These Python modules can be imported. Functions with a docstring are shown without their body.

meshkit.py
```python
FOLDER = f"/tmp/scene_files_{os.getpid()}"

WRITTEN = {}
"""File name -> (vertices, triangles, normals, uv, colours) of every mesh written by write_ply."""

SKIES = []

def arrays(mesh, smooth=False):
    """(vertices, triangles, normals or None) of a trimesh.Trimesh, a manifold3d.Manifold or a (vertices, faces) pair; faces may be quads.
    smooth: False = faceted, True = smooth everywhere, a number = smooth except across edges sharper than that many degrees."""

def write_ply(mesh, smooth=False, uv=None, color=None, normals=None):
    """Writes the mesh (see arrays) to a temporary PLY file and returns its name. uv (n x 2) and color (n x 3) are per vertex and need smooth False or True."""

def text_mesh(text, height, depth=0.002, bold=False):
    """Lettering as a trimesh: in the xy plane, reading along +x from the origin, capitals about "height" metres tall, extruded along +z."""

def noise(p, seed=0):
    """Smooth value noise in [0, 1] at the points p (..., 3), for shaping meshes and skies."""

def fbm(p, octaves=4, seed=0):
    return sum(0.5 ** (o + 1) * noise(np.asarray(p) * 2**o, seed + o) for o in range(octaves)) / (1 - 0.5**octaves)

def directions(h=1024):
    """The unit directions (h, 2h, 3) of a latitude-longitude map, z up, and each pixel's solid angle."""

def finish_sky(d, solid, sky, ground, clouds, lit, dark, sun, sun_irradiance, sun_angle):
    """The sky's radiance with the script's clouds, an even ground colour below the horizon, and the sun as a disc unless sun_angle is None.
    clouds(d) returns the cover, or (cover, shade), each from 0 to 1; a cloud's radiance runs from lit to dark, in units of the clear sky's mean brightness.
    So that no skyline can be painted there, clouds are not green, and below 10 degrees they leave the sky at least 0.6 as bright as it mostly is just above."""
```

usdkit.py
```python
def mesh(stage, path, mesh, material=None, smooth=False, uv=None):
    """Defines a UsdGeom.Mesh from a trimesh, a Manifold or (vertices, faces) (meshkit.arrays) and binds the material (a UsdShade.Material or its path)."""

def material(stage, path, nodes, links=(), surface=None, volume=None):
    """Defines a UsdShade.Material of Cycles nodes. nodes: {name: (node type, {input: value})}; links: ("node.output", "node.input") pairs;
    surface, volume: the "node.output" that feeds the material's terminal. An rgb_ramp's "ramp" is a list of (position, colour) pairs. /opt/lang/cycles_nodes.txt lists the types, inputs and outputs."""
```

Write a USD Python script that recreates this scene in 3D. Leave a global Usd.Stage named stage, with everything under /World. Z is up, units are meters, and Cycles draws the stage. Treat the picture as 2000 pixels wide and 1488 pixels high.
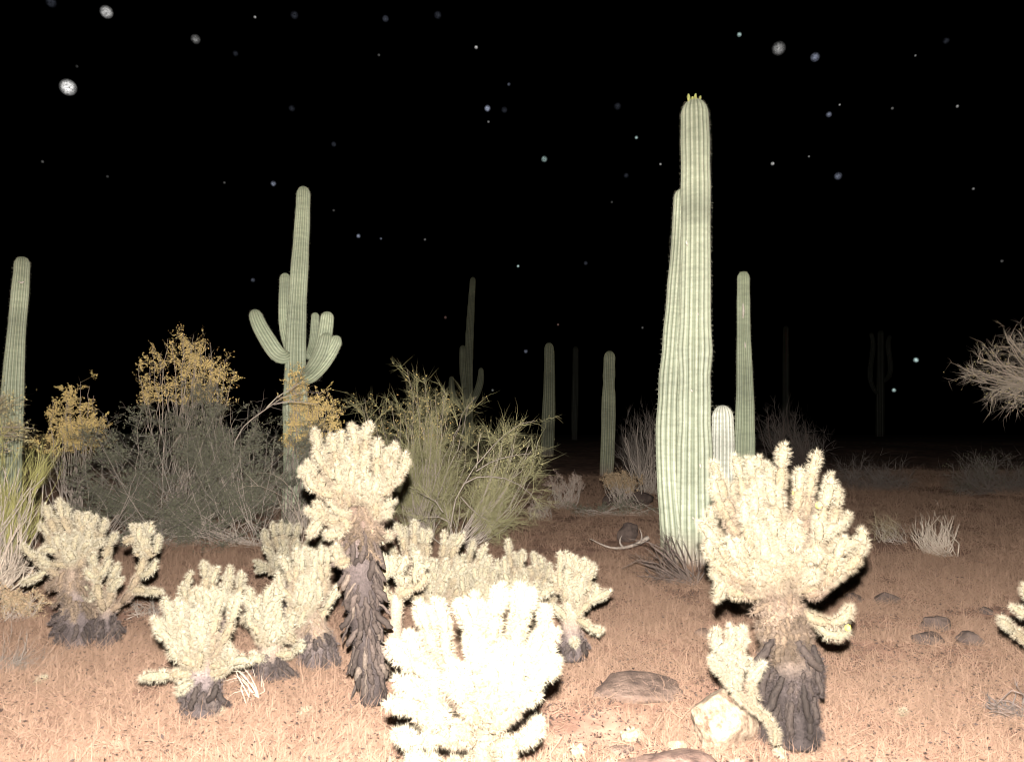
import math, random
import numpy as np, trimesh, usdkit, meshkit
from pxr import Usd, UsdGeom, UsdLux, UsdShade, Gf, Sdf, Vt
from scipy.interpolate import CubicSpline

stage = Usd.Stage.CreateInMemory()
UsdGeom.SetStageUpAxis(stage, 'Z'); UsdGeom.SetStageMetersPerUnit(stage, 1.0)
stage.SetDefaultPrim(UsdGeom.Xform.Define(stage, '/World').GetPrim())
UsdGeom.Scope.Define(stage, '/World/Looks')
T = Sdf.ValueTypeNames

# ------------------------------------------------------------------ camera, night sky, flash
F, CX, CY, HZ, CAMH = 1444.0, 1000.0, 744.0, 850.0, 1.5
PITCH = math.atan((HZ - CY) / F)
cam = UsdGeom.Camera.Define(stage, '/World/camera')
cam.AddTranslateOp().Set(Gf.Vec3d(0, 0, CAMH)); cam.AddRotateXOp().Set(90 + math.degrees(PITCH))
cam.CreateHorizontalApertureAttr(36.0); cam.CreateFocalLengthAttr(36.0 * F / 2000)
cam.CreateClippingRangeAttr(Gf.Vec2f(0.05, 5000)); cam.CreateExposureAttr(0.0)

def ray(px, py):
    u, v, c, s = (px - CX) / F, (CY - py) / F, math.cos(PITCH), math.sin(PITCH)
    return np.array([u, c - v * s, s + v * c])

def P(px, py, d):                                   # the point at distance d (world y) seen at a pixel of the 2000 px photograph
    r = ray(px, py); return np.array([0, 0, CAMH]) + r * (d / r[1])

STARS = [(208,24,11,.75,0),(133,171,14,1.5,0),(382,77,9,.22,0),(498,34,3,.5,0),(930,93,4,.7,0),(753,37,7,.07,1),(855,30,8,.04,1),(952,212,7,.5,1),
 (954,238,3,.3,0),(985,215,7,.035,1),(1063,311,7,.42,2),(1243,269,4,.45,2),(1290,321,3,.4,0),(1509,320,4,.7,0),(1444,68,5,.6,2),(1521,95,13,.33,0),
 (1592,112,9,.3,1),(1619,224,6,.22,1),(1637,344,8,.2,1),(1206,208,8,.035,1),(1870,208,3,.4,0),(1640,205,2.5,.3,0),(700,461,5,.32,1),(744,466,3,.2,1),
 (830,468,3,.2,0),(534,359,6,.28,1),(494,547,5,.12,1),(1012,520,3.5,.7,2),(870,620,3.5,.14,3),(1090,634,3,.15,3),(1027,686,5,.13,1),(1789,703,5.5,.75,2),
 (1746,762,4.5,.65,2),(962,762,3,.2,0),(1255,640,3,.1,0),(994,165,4,.1,1),(740,108,3,.12,0),(652,411,3,.12,0),(1144,514,5,.05,1),(1901,369,3,.2,0),
 (1957,510,3,.15,0),(1743,212,3,.15,0),(438,357,3,.1,0),(83,316,3,.1,0),(575,30,8,.04,1),(1788,109,2.5,.2,0),(1580,306,2.5,.3,0),(652,282,6,.035,1),
 (1223,343,6,.03,1),(1848,80,6,.03,1),(100,5,9,.05,1),(460,105,6,.03,1),(570,212,7,.03,1),(1195,395,3,.07,0),(210,345,3,.06,0),(150,130,3,.05,0)]
SC = [(1,.98,.95), (.72,.78,1), (.75,1,.95), (1,.6,.5)]
def sky_material():
    n = {'sky': ('sky_texture', {'sky_type': 'single_scattering', 'sun_disc': False, 'sun_elevation': math.radians(-12), 'sun_rotation': 2.6}),
         'dim': ('mix', {'mix_type': 'multiply', 'fac': 1.0, 'color2': (.0004, .0004, .0004)}),
         'tc': ('texture_coordinate', {}), 'nz': ('vector_math', {'math_type': 'normalize'}), 'bg': ('background_shader', {'strength': 0.1})}
    l = [('sky.color', 'dim.color1'), ('tc.generated', 'nz.vector1')]
    last = 'dim.color'
    for i, (x, y, r, b, c) in enumerate(STARS):
        d = ray(x, y); d /= np.linalg.norm(d); rr = .88 * r / F
        n[f'dist{i}'] = ('vector_math', {'math_type': 'distance', 'vector2': tuple(d)})
        n[f'fade{i}'] = ('map_range', {'range_type': 'smoothstep', 'from_min': rr * 1.1, 'from_max': rr * .1, 'to_min': 0.0, 'to_max': 1.0, 'clamp': True})
        n[f'add{i}'] = ('mix', {'mix_type': 'add', 'color2': tuple(10 * .9 * b * k for k in SC[c])})
        l += [('nz.vector', f'dist{i}.vector1'), (f'dist{i}.value', f'fade{i}.value'), (f'fade{i}.result', f'add{i}.fac'), (last, f'add{i}.color1')]
        last = f'add{i}.color'
    n['grain'] = ('noise_texture', {'scale': 420, 'detail': 3, 'roughness': .7}); n['gr'] = ('map_range', {'from_min': .35, 'from_max': .65, 'to_min': .35, 'to_max': 1.3}); n['mot'] = ('vector_math', {'math_type': 'scale'})
    l += [('nz.vector', 'grain.vector'), ('grain.fac', 'gr.value'), ('gr.result', 'mot.scale'), (last, 'mot.vector1'), ('mot.vector', 'bg.color')]
    return usdkit.material(stage, '/World/Looks/night_sky', n, l, surface='bg.background')
dome = UsdLux.DomeLight.Define(stage, '/World/sky')
UsdShade.MaterialBindingAPI.Apply(dome.GetPrim()).Bind(sky_material())
dome.GetPrim().SetCustomDataByKey('kind', 'structure')
dome.GetPrim().SetCustomDataByKey('label', 'black night sky with scattered pale stars')
dome.GetPrim().SetCustomDataByKey('category', 'sky')

flash = UsdLux.SphereLight.Define(stage, '/World/camera_flash')    # the photograph is lit by one flash held just above the lens
flash.AddTranslateOp().Set(Gf.Vec3d(-0.01, -0.03, CAMH + 0.2)); flash.CreateRadiusAttr(0.02)
flash.CreateNormalizeAttr(True); flash.CreateIntensityAttr(3500.0); flash.CreateColorAttr(Gf.Vec3f(1, .97, .93))

# ------------------------------------------------------------------ materials
MATS = {}
def M(name, nodes, links, surface='p.BSDF'):
    MATS[name] = usdkit.material(stage, '/World/Looks/' + name, nodes, links, surface=surface)
def island_mat(name, col, lo=.6, hi=1.35, rough=.75, spec=.15):     # every strand a little lighter or darker
    M(name, {'g': ('geometry', {}), 'mr': ('map_range', {'to_min': lo, 'to_max': hi}), 'c': ('color', {'value': col}),
             'v': ('vector_math', {'math_type': 'scale'}), 'p': ('principled_bsdf', {'roughness': rough, 'specular_ior_level': spec})},
      [('g.random_per_island', 'mr.value'), ('c.color', 'v.vector1'), ('mr.result', 'v.scale'), ('v.vector', 'p.base_color')])
def noise_mat(name, c1, c2, scale, c3=None, bump=.3, dist=.01, rough=.9, detail=6, lo=.35, hi=.65):
    n = {'tc': ('geometry', {}), 'n': ('noise_texture', {'scale': scale, 'detail': detail, 'roughness': .65}),
         'r': ('rgb_ramp', {'ramp': [(lo, c1), ((lo + hi) / 2, c3 or tuple((a + b) / 2 for a, b in zip(c1, c2))), (hi, c2)]}),
         'n2': ('noise_texture', {'scale': scale * 4, 'detail': 5, 'roughness': .7}), 'b': ('bump', {'strength': bump, 'distance': dist}),
         'p': ('principled_bsdf', {'roughness': rough, 'specular_ior_level': .2})}
    M(name, n, [('tc.position', 'n.vector'), ('tc.position', 'n2.vector'), ('n.fac', 'r.fac'), ('r.color', 'p.base_color'), ('n2.fac', 'b.height'), ('b.normal', 'p.normal')])
M('cholla', {'a': ('attribute', {'attribute': 'tint'}), 'g': ('geometry', {}), 'mr': ('map_range', {'to_min': .75, 'to_max': 1.2}),
             'n': ('noise_texture', {'scale': 95, 'detail': 3, 'roughness': .7}), 'nr': ('map_range', {'from_min': .32, 'from_max': .68, 'to_min': .6, 'to_max': 1.25, 'clamp': True}), 'k': ('math', {'math_type': 'multiply'}),
             'b': ('bump', {'strength': .8, 'distance': .006}), 'v': ('vector_math', {'math_type': 'scale'}), 'p': ('principled_bsdf', {'roughness': .8, 'specular_ior_level': .1})},
  [('a.vector', 'v.vector1'), ('g.position', 'n.vector'), ('n.fac', 'nr.value'), ('g.random_per_island', 'mr.value'), ('mr.result', 'k.value1'), ('nr.result', 'k.value2'), ('k.value', 'v.scale'), ('v.vector', 'p.base_color'),
   ('n.fac', 'b.height'), ('b.normal', 'p.normal')])
M('saguaro_skin', {'a': ('attribute', {'attribute': 'tint'}), 'g': ('geometry', {}), 'm': ('mapping', {'scale': (6, 6, 22)}),
                   'n': ('noise_texture', {'scale': 1, 'detail': 5, 'roughness': .6}), 'mr': ('map_range', {'from_min': .3, 'from_max': .7, 'to_min': .8, 'to_max': 1.18}),
                   'v': ('vector_math', {'math_type': 'scale'}), 'p': ('principled_bsdf', {'roughness': .55, 'specular_ior_level': .3})},
  [('a.vector', 'v.vector1'), ('g.position', 'm.vector'), ('m.vector', 'n.vector'), ('n.fac', 'mr.value'), ('mr.result', 'v.scale'), ('v.vector', 'p.base_color')])
island_mat('saguaro_spine', (.34, .32, .23))
noise_mat('soil', (.11, .057, .039), (.34, .2, .14), 2.2, c3=(.21, .118, .082), bump=.6, dist=.02)
noise_mat('rock_brown', (.05, .032, .025), (.15, .1, .075), 9, bump=1.0, dist=.03)
noise_mat('rock_dark', (.028, .019, .016), (.065, .046, .037), 14, bump=.6, dist=.008)
noise_mat('rock_pale', (.1, .055, .034), (.3, .24, .165), 22, bump=1.0, dist=.02)
noise_mat('rock_pink', (.075, .042, .032), (.19, .12, .09), 14, bump=1.0, dist=.025)
island_mat('dry_grass', (.39, .243, .164), .4, 1.5)
island_mat('pebble', (.16, .1, .077), .25, 1.9)
island_mat('twig_grey', (.29, .24, .2), .4, 1.6); island_mat('twig_dark', (.11, .09, .08)); island_mat('twig_green', (.4, .365, .19), .5, 1.5)
island_mat('twig_dim', (.17, .14, .12)); island_mat('twig_lime', (.29, .265, .095)); island_mat('twig_tan', (.3, .24, .15)); island_mat('twig_pale', (.4, .33, .26)); island_mat('twig_brown', (.055, .037, .03))
island_mat('leaf_grey', (.34, .33, .215), .25, 1.9)
island_mat('twig_ash', (.42, .37, .3), .2, 2.0); island_mat('leaf_green', (.1, .11, .055)); island_mat('flower_gold', (.88, .64, .25), .5, 1.35); island_mat('flower_cream', (.5, .42, .2), .5, 1.4)
island_mat('leaf_pink', (.33, .24, .19)); island_mat('leaf_orange', (.36, .25, .15))
noise_mat('wood_pale', (.18, .14, .11), (.32, .26, .2), 30); noise_mat('wood_grey', (.14, .115, .095), (.27, .22, .18), 30); noise_mat('wood_dark', (.05, .037, .03), (.11, .08, .065), 30)
island_mat('yellow_petal', (.7, .6, .08)); island_mat('bud', (.36, .36, .12)); noise_mat('scar', (.3, .25, .2), (.5, .45, .38), 30)

# ------------------------------------------------------------------ scene helpers
COUNT = {}
def numbered(path):
    k = COUNT.get(path, 0); COUNT[path] = k + 1
    return path if k == 0 else f'{path}_{k:03d}'
def data(prim, label=None, cat=None, group=None, kind=None):
    for k, v in (('label', label), ('category', cat), ('group', group), ('kind', kind)):
        if v: prim.SetCustomDataByKey(k, v)
def thing(name, label, cat, loc, group=None, kind=None):
    x = UsdGeom.Xform.Define(stage, numbered('/World/' + name)); x.AddTranslateOp().Set(Gf.Vec3d(*map(float, loc)))
    data(x.GetPrim(), label, cat, group, kind); x.GetPrim().loc = np.array(loc, float)
    return str(x.GetPath()), np.array(loc, float)
def obj(name, v, f, mat, parent=None, tint=None, smooth=False, label=None, cat=None, group=None, kind=None, loc=None):
    """one Mesh; v in world coordinates"""
    base, off = (parent if parent else ('/World', np.zeros(3)))
    path = numbered(f'{base}/{name}')
    if loc is not None: off = np.array(loc, float)
    m = usdkit.mesh(stage, path, (np.asarray(v, float) - off, f), MATS[mat], smooth=smooth)
    if loc is not None: UsdGeom.Xformable(m).AddTranslateOp().Set(Gf.Vec3d(*map(float, loc)))
    if tint is not None:
        UsdGeom.PrimvarsAPI(m).CreatePrimvar('tint', T.Color3fArray, 'vertex').Set(Vt.Vec3fArray.FromNumpy(np.asarray(tint, np.float32)))
    data(m.GetPrim(), label, cat, group, kind)
    return (path, off)
def sub(parent): return parent

class Pile:                                          # collects pieces of ONE part
    def __init__(s): s.v, s.f, s.t, s.n = [], [], [], 0
    def add(s, v, f, t=None):
        s.v.append(v); s.f.append(np.asarray(f) + s.n); s.n += len(v)
        if t is not None: s.t.append(np.broadcast_to(t, (len(v), 3)))
        return s
    def get(s): return np.vstack(s.v), np.vstack(s.f), (np.vstack(s.t) if s.t else None)

def ground_z(x, y):
    x, y = np.asarray(x, float), np.asarray(y, float)
    r = np.hypot(x, y)
    rise = .03 * np.log1p(np.exp(np.clip((r - 9) / 1.2, -30, 30))) * 1.2
    rise = np.where(r > 45, .03 * 36 + .25 * np.log1p((r - 45) / 10 * (r > 45)), rise)
    p = np.stack([x, y, np.zeros_like(x)], -1)
    n = (meshkit.fbm(p * .45 + 7, 4, 3) - .5) * .16 + (meshkit.fbm(p * 3.1, 3, 9) - .5) * .045
    return rise + n * np.clip(r / 3, .2, 1)
def G(px, d):
    x = (px - CX) / F * (d * 1.0)
    return np.array([x, d, float(ground_z(x, d))])

def frames(p):
    t = np.gradient(p, axis=0); t /= np.linalg.norm(t, axis=1, keepdims=True) + 1e-12
    ref = np.array([0.3, -1, .1]) if abs(t[:, 2]).mean() > .5 else np.array([.1, .2, 1.0])
    a = np.cross(t, ref); a /= np.linalg.norm(a, axis=1, keepdims=True) + 1e-12
    return t, a, np.cross(t, a)
def tube(p, r, sides=6, cap=True):
    p = np.asarray(p, float); k = len(p); r = np.broadcast_to(r, (k,))
    t, a, b = frames(p); ang = np.arange(sides) * 2 * np.pi / sides
    v = (p[:, None] + r[:, None, None] * (np.cos(ang)[None, :, None] * a[:, None] + np.sin(ang)[None, :, None] * b[:, None])).reshape(-1, 3)
    i, j = np.meshgrid(np.arange(k - 1), np.arange(sides), indexing='ij')
    q = np.stack([i * sides + j, i * sides + (j + 1) % sides, (i + 1) * sides + (j + 1) % sides, (i + 1) * sides + j], -1).reshape(-1, 4)
    f = np.vstack([q[:, [0, 1, 2]], q[:, [0, 2, 3]]])
    if cap:
        v = np.vstack([v, p[0], p[-1]]); jj = np.arange(sides); e = (k - 1) * sides
        f = np.vstack([f, np.stack([np.full(sides, k * sides), (jj + 1) % sides, jj], 1), np.stack([np.full(sides, k * sides + 1), e + jj, e + (jj + 1) % sides], 1)])
    return v, f
def curve(pts, n=None, step=None):
    pts = np.asarray(pts, float)
    s = np.r_[0, np.cumsum(np.linalg.norm(np.diff(pts, axis=0), axis=1) + 1e-9)]
    c = CubicSpline(s, pts) if len(pts) > 2 else (lambda x: pts[0] + (pts[1] - pts[0]) * (np.asarray(x) / s[-1])[..., None])
    return c, s[-1]

def strands(s, d, L, w, rng, bend=.25, nseg=2, grav=0.0):
    """thin tapering ribbons: starts s, unit directions d, lengths L. Returns v, f, tips, mid points"""
    n = len(s); L = np.broadcast_to(L, (n,))[:, None]
    side = np.cross(d, rng.normal(size=(n, 3))); side /= np.linalg.norm(side, axis=1, keepdims=True) + 1e-9
    curl = rng.normal(size=(n, 3)) * bend + np.array([0, 0, grav])
    w = np.broadcast_to(w, (n,))[:, None]
    vs = []
    for k in range(nseg):
        t = k / nseg; c = s + d * L * t + curl * L * t * t; ww = w * (1 - t * .75) / 2
        vs += [c - side * ww, c + side * ww]
    tip = s + d * L + curl * L
    vs.append(tip); m = 2 * nseg + 1
    v = np.stack(vs, 1).reshape(-1, 3); fs = []
    o = np.arange(n) * m
    for k in range(nseg - 1):
        a = o + 2 * k; fs += [np.stack([a, a + 1, a + 3], 1), np.stack([a, a + 3, a + 2], 1)]
    a = o + 2 * (nseg - 1); fs.append(np.stack([a, a + 1, a + 2], 1))
    return v, np.vstack(fs), tip, curl
def unit(v): return v / (np.linalg.norm(v, axis=-1, keepdims=True) + 1e-9)

# ------------------------------------------------------------------ ground
def build_ground():
    rr = np.r_[0, np.geomspace(.5, 600, 230)]
    th = np.r_[np.linspace(-52, 52, 330), np.linspace(54, 306, 60)]; th = np.radians(th)
    R, A = np.meshgrid(rr[1:], th, indexing='ij')
    x, y = R * np.sin(A), R * np.cos(A); z = ground_z(x, y)
    v = np.stack([x, y, z], -1).reshape(-1, 3); k, m = R.shape
    i, j = np.meshgrid(np.arange(k - 1), np.arange(m), indexing='ij')
    q = np.stack([i * m + j, (i + 1) * m + j, (i + 1) * m + (j + 1) % m, i * m + (j + 1) % m], -1).reshape(-1, 4)[:, ::-1]
    f = np.vstack([q[:, [0, 1, 2]], q[:, [0, 2, 3]]])
    v = np.vstack([v, [0, 0, float(ground_z(0, 0))]]); jj = np.arange(m)
    f = np.vstack([f, np.stack([np.full(m, len(v) - 1), (jj + 1) % m, jj], 1)])
    obj('ground', v, f, 'soil', smooth=True, label='reddish brown desert soil sloping gently up into the dark', cat='ground', kind='structure')
build_ground()

def quats(ang):
    q = Vt.QuathArray(len(ang))
    for i, a in enumerate(ang): q[i] = Gf.Quath(math.cos(a / 2), 0, 0, math.sin(a / 2))
    return q
def scatter(name, protos, mat, pos, ang, scale, label, cat):
    pi = UsdGeom.PointInstancer.Define(stage, '/World/' + name)
    paths = []
    for i, (v, f) in enumerate(protos):
        p = f'/World/{name}/tuft' + (f'_{i:03d}' if i else '')
        usdkit.mesh(stage, p, (v, f), MATS[mat]); paths.append(p)
    pi.CreatePrototypesRel().SetTargets([Sdf.Path(p) for p in paths])
    pi.CreatePositionsAttr(Vt.Vec3fArray.FromNumpy(pos.astype(np.float32)))
    pi.CreateProtoIndicesAttr(Vt.IntArray.FromNumpy((np.arange(len(pos)) % len(protos)).astype(np.int32)))
    pi.CreateOrientationsAttr(quats(ang))
    pi.CreateScalesAttr(Vt.Vec3fArray.FromNumpy(np.repeat(np.asarray(scale)[:, None], 3, 1).astype(np.float32)))
    data(pi.GetPrim(), label, cat, kind='stuff')
def wedge(rng, n, d0, d1, power=1.0):
    u = rng.random(n); d = d0 + (d1 - d0) * u ** power
    x = (rng.random(n) * 2 - 1) * .78 * d
    return x, d

# ------------------------------------------------------------------ saguaros
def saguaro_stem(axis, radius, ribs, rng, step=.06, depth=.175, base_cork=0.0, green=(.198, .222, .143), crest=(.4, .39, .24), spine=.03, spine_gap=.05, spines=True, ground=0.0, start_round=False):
    c, S = curve(axis)
    top = radius[-1]; s1 = S - top * 1.3
    s = np.r_[np.linspace(0, s1, max(8, int(S / step))), s1 + top * 1.3 * np.sin(np.linspace(0, 1, 13)[1:] * np.pi / 2)]
    if start_round: s = np.r_[radius[0] * .8 * (1 - np.cos(np.linspace(0, 1, 7) * np.pi / 2)), s[s > radius[0] * .85]]
    k = len(s)
    p = c(s); rs = np.interp(s / S, np.linspace(0, 1, len(radius)), radius)
    rs = rs * (1 + .034 * np.interp(s, np.arange(0, S + .6, .28), rng.normal(size=len(np.arange(0, S + .6, .28))))) 
    # rounded tip
    over = np.clip((s - s1) / (top * 1.3), 0, 1); rs = rs * np.sqrt(np.clip(1 - over ** 2, .002, 1))
    if start_round:
        under = np.clip(1 - s / (radius[0] * .8), 0, 1); rs = rs * np.sqrt(np.clip(1 - under ** 2.2, .05, 1))
    sides = ribs * 6; ang = np.arange(sides) * 2 * np.pi / sides
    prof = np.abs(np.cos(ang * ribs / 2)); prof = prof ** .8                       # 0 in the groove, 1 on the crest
    t, a, b = frames(p)
    wob = 1 + .02 * np.sin(ang[None] * 2 + rng.random() * 6)
    rad = rs[:, None] * (1 - depth + depth * prof[None]) * wob
    v = p[:, None] + rad[..., None] * (np.cos(ang)[None, :, None] * a[:, None] + np.sin(ang)[None, :, None] * b[:, None])
    i, j = np.meshgrid(np.arange(k - 1), np.arange(sides), indexing='ij')
    q = np.stack([i * sides + j, i * sides + (j + 1) % sides, (i + 1) * sides + (j + 1) % sides, (i + 1) * sides + j], -1).reshape(-1, 4)
    f = np.vstack([q[:, [0, 1, 2]], q[:, [0, 2, 3]]])
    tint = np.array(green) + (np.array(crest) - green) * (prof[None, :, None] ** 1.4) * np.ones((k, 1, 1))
    h = (p[:, 2] - ground)[:, None, None]
    cork = np.clip(1 - h / max(base_cork, 1e-6), 0, 1) if base_cork else np.zeros_like(h)
    tint = tint * (1 - cork) + np.array([.27, .2, .155]) * cork
    band = 1 + .12 * np.interp(s, np.arange(0, S + .8, .35), rng.normal(size=len(np.arange(0, S + .8, .35))))[:, None, None]
    tint = np.clip(tint * band, .01, .8)
    vv = v.reshape(-1, 3); ff = f
    out = [(vv, ff, tint.reshape(-1, 3))]
    if spines:
        rows = np.arange(.05, S - .01, spine_gap); idx = np.clip(np.searchsorted(s, rows), 0, k - 1)
        ii = np.repeat(idx, ribs); jj = np.tile(np.arange(ribs) * 6, len(idx))
        base = v[ii, jj]; nrm = unit(base - p[ii])
        m = 3; base = np.repeat(base, m, 0); nrm = np.repeat(nrm, m, 0)
        dirs = unit(nrm * .7 + rng.normal(size=base.shape) * .55)
        tipup = np.repeat(np.clip(1 - (S - rows) / .4, 0, 1).repeat(ribs), m)
        sv, sf, _, _ = strands(base + rng.normal(size=base.shape) * .004, dirs, spine * (.5 + .7 * rng.random(len(base))), .0028, rng, bend=.1, nseg=1)
        out.append((sv, sf))
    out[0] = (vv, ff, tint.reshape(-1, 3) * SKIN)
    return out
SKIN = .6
def saguaro(label, stems, d, base_px, ribs=20, seed=0, cork=.5, green=(.198, .222, .143), crest=(.4, .39, .24), spine=.03, gap=.06, group=None, spines=True, step=.06, skin=1.0):
    """stems: (part name, [(px, py, dd)...], [radius px...]); the first one grows out of the ground at base_px"""
    rng = np.random.default_rng(seed); s = d / F
    g = G(base_px, d); t = thing('saguaro', label, 'saguaro', g, group)
    sp = Pile()
    for i, (part, pts, rad, rooted) in enumerate(stems):
        ax = [P(x, y, d + dd) for x, y, dd in pts]
        if rooted:
            ax = [np.array([ax[0][0] , ax[0][1], float(ground_z(ax[0][0], ax[0][1])) - .08])] + ax if ax[0][2] > g[2] + .05 else ax
        res = saguaro_stem(np.array(ax), np.array(rad) * s, ribs if i == 0 else max(10, int(ribs * .8)), rng, step=step, base_cork=cork if rooted else 0, green=green, crest=crest, spine=spine, spine_gap=gap, spines=spines, ground=g[2], start_round=not rooted)
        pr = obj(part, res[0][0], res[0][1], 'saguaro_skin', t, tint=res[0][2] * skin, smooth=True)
        if len(res) > 1: sp.add(*res[1])
    if sp.n:
        v, f, _ = sp.get(); obj('spines', v, f, 'saguaro_spine', t, kind='stuff')
    return t

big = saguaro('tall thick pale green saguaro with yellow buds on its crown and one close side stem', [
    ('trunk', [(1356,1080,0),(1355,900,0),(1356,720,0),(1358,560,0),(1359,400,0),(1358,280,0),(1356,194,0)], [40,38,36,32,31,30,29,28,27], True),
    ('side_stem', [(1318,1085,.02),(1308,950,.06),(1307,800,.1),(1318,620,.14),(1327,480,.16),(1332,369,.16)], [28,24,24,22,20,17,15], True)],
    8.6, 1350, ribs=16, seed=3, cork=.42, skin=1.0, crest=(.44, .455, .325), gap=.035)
def buds():
    rng = np.random.default_rng(5)
    for i in range(11):
        a = i / 11 * 6.28 + rng.normal() * .2; R = 13 * (.4 + .7 * rng.random()); h = .03 + .035 * rng.random()
        q = P(1353 + R * math.cos(a), 194 + .03 * R * R, 8.6 + .06 * math.sin(a)); o = np.array([math.cos(a), math.sin(a), 0]) * .014
        p = [q + np.array([0, 0, -.03]), q, q + o + np.array([0, 0, h]), q + o * 1.3 + np.array([0, 0, h + .02])]
        v, f = tube(p, [.01, .012, .016, .008], 7); obj('flower_bud', v, f, 'bud', big, smooth=True)
buds()
saguaro('short whitish young saguaro half hidden right of the tall thick saguaro', [('trunk', [(1408,1090,0),(1411,960,0),(1412,870,0),(1411,791,0)], [24,24,23,22,20], True)], 9.2, 1408, ribs=16, seed=4,
        cork=0, green=(.27, .28, .21), crest=(.62, .6, .5), gap=.03, spine=.04)
slim = saguaro('slim single saguaro column with a pale scar right of the tall thick saguaro', [('trunk', [(1454,960,0),(1454,860,0),(1455,780,0),(1453,680,0),(1452,600,0),(1452,530,0)], [20,19,19,16,14,12.5,11.5], True)],
        12.0, 1455, ribs=18, seed=6, skin=1.25, crest=(.32, .345, .22))
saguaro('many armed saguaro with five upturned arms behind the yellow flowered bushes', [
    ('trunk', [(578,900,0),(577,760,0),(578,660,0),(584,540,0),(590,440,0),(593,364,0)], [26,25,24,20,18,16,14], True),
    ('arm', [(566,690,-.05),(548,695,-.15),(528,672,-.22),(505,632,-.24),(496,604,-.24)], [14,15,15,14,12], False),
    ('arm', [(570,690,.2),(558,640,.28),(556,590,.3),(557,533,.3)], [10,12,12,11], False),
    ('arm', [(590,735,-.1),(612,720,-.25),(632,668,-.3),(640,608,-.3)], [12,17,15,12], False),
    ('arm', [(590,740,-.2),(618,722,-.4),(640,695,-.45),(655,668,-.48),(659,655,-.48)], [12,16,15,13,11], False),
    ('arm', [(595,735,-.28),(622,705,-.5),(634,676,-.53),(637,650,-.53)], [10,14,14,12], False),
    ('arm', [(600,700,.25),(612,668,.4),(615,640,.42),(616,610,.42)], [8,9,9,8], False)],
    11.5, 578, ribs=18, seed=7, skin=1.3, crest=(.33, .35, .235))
lean = saguaro('leaning saguaro column at the left edge of the photo behind green twigs', [('trunk', [(14,960,0),(20,860,0),(26,740,0),(33,640,0),(40,560,0),(44,501,0)], [25,24,22,19,16,15,14], True)], 11.3, 16, ribs=18, seed=8, skin=1.3, crest=(.35, .36, .24))
def scar(t, pts, d, w, back):
    """a healed scar standing a little proud of the skin"""
    p = np.array([P(x, y, d - back) for x, y in pts]); c, S = curve(p); q = c(np.linspace(0, S, 9)); r = w * np.sin(np.linspace(.25, 2.9, 9)); v, f = tube(q, r, 7); obj('scar', v, f, 'scar', t, smooth=True)
scar(slim, [(1451,592), (1452,605), (1451,622)], 12.0, .02, .105)
scar(slim, [(1455,668), (1456,680)], 12.0, .014, .118)
scar(lean, [(35,549), (41,552), (48,549)], 11.3, .016, .105)
for x, y, a, b in ((1340,470,3,10),(1362,610,2,6),(1349,760,4,5),(1367,905,2,9),(1352,1010,5,3)): scar(big, [(x,y),(x+a*.4,y+b*.5),(x+a,y+b)], 8.6, .012, .165 + .00006 * y)
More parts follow.
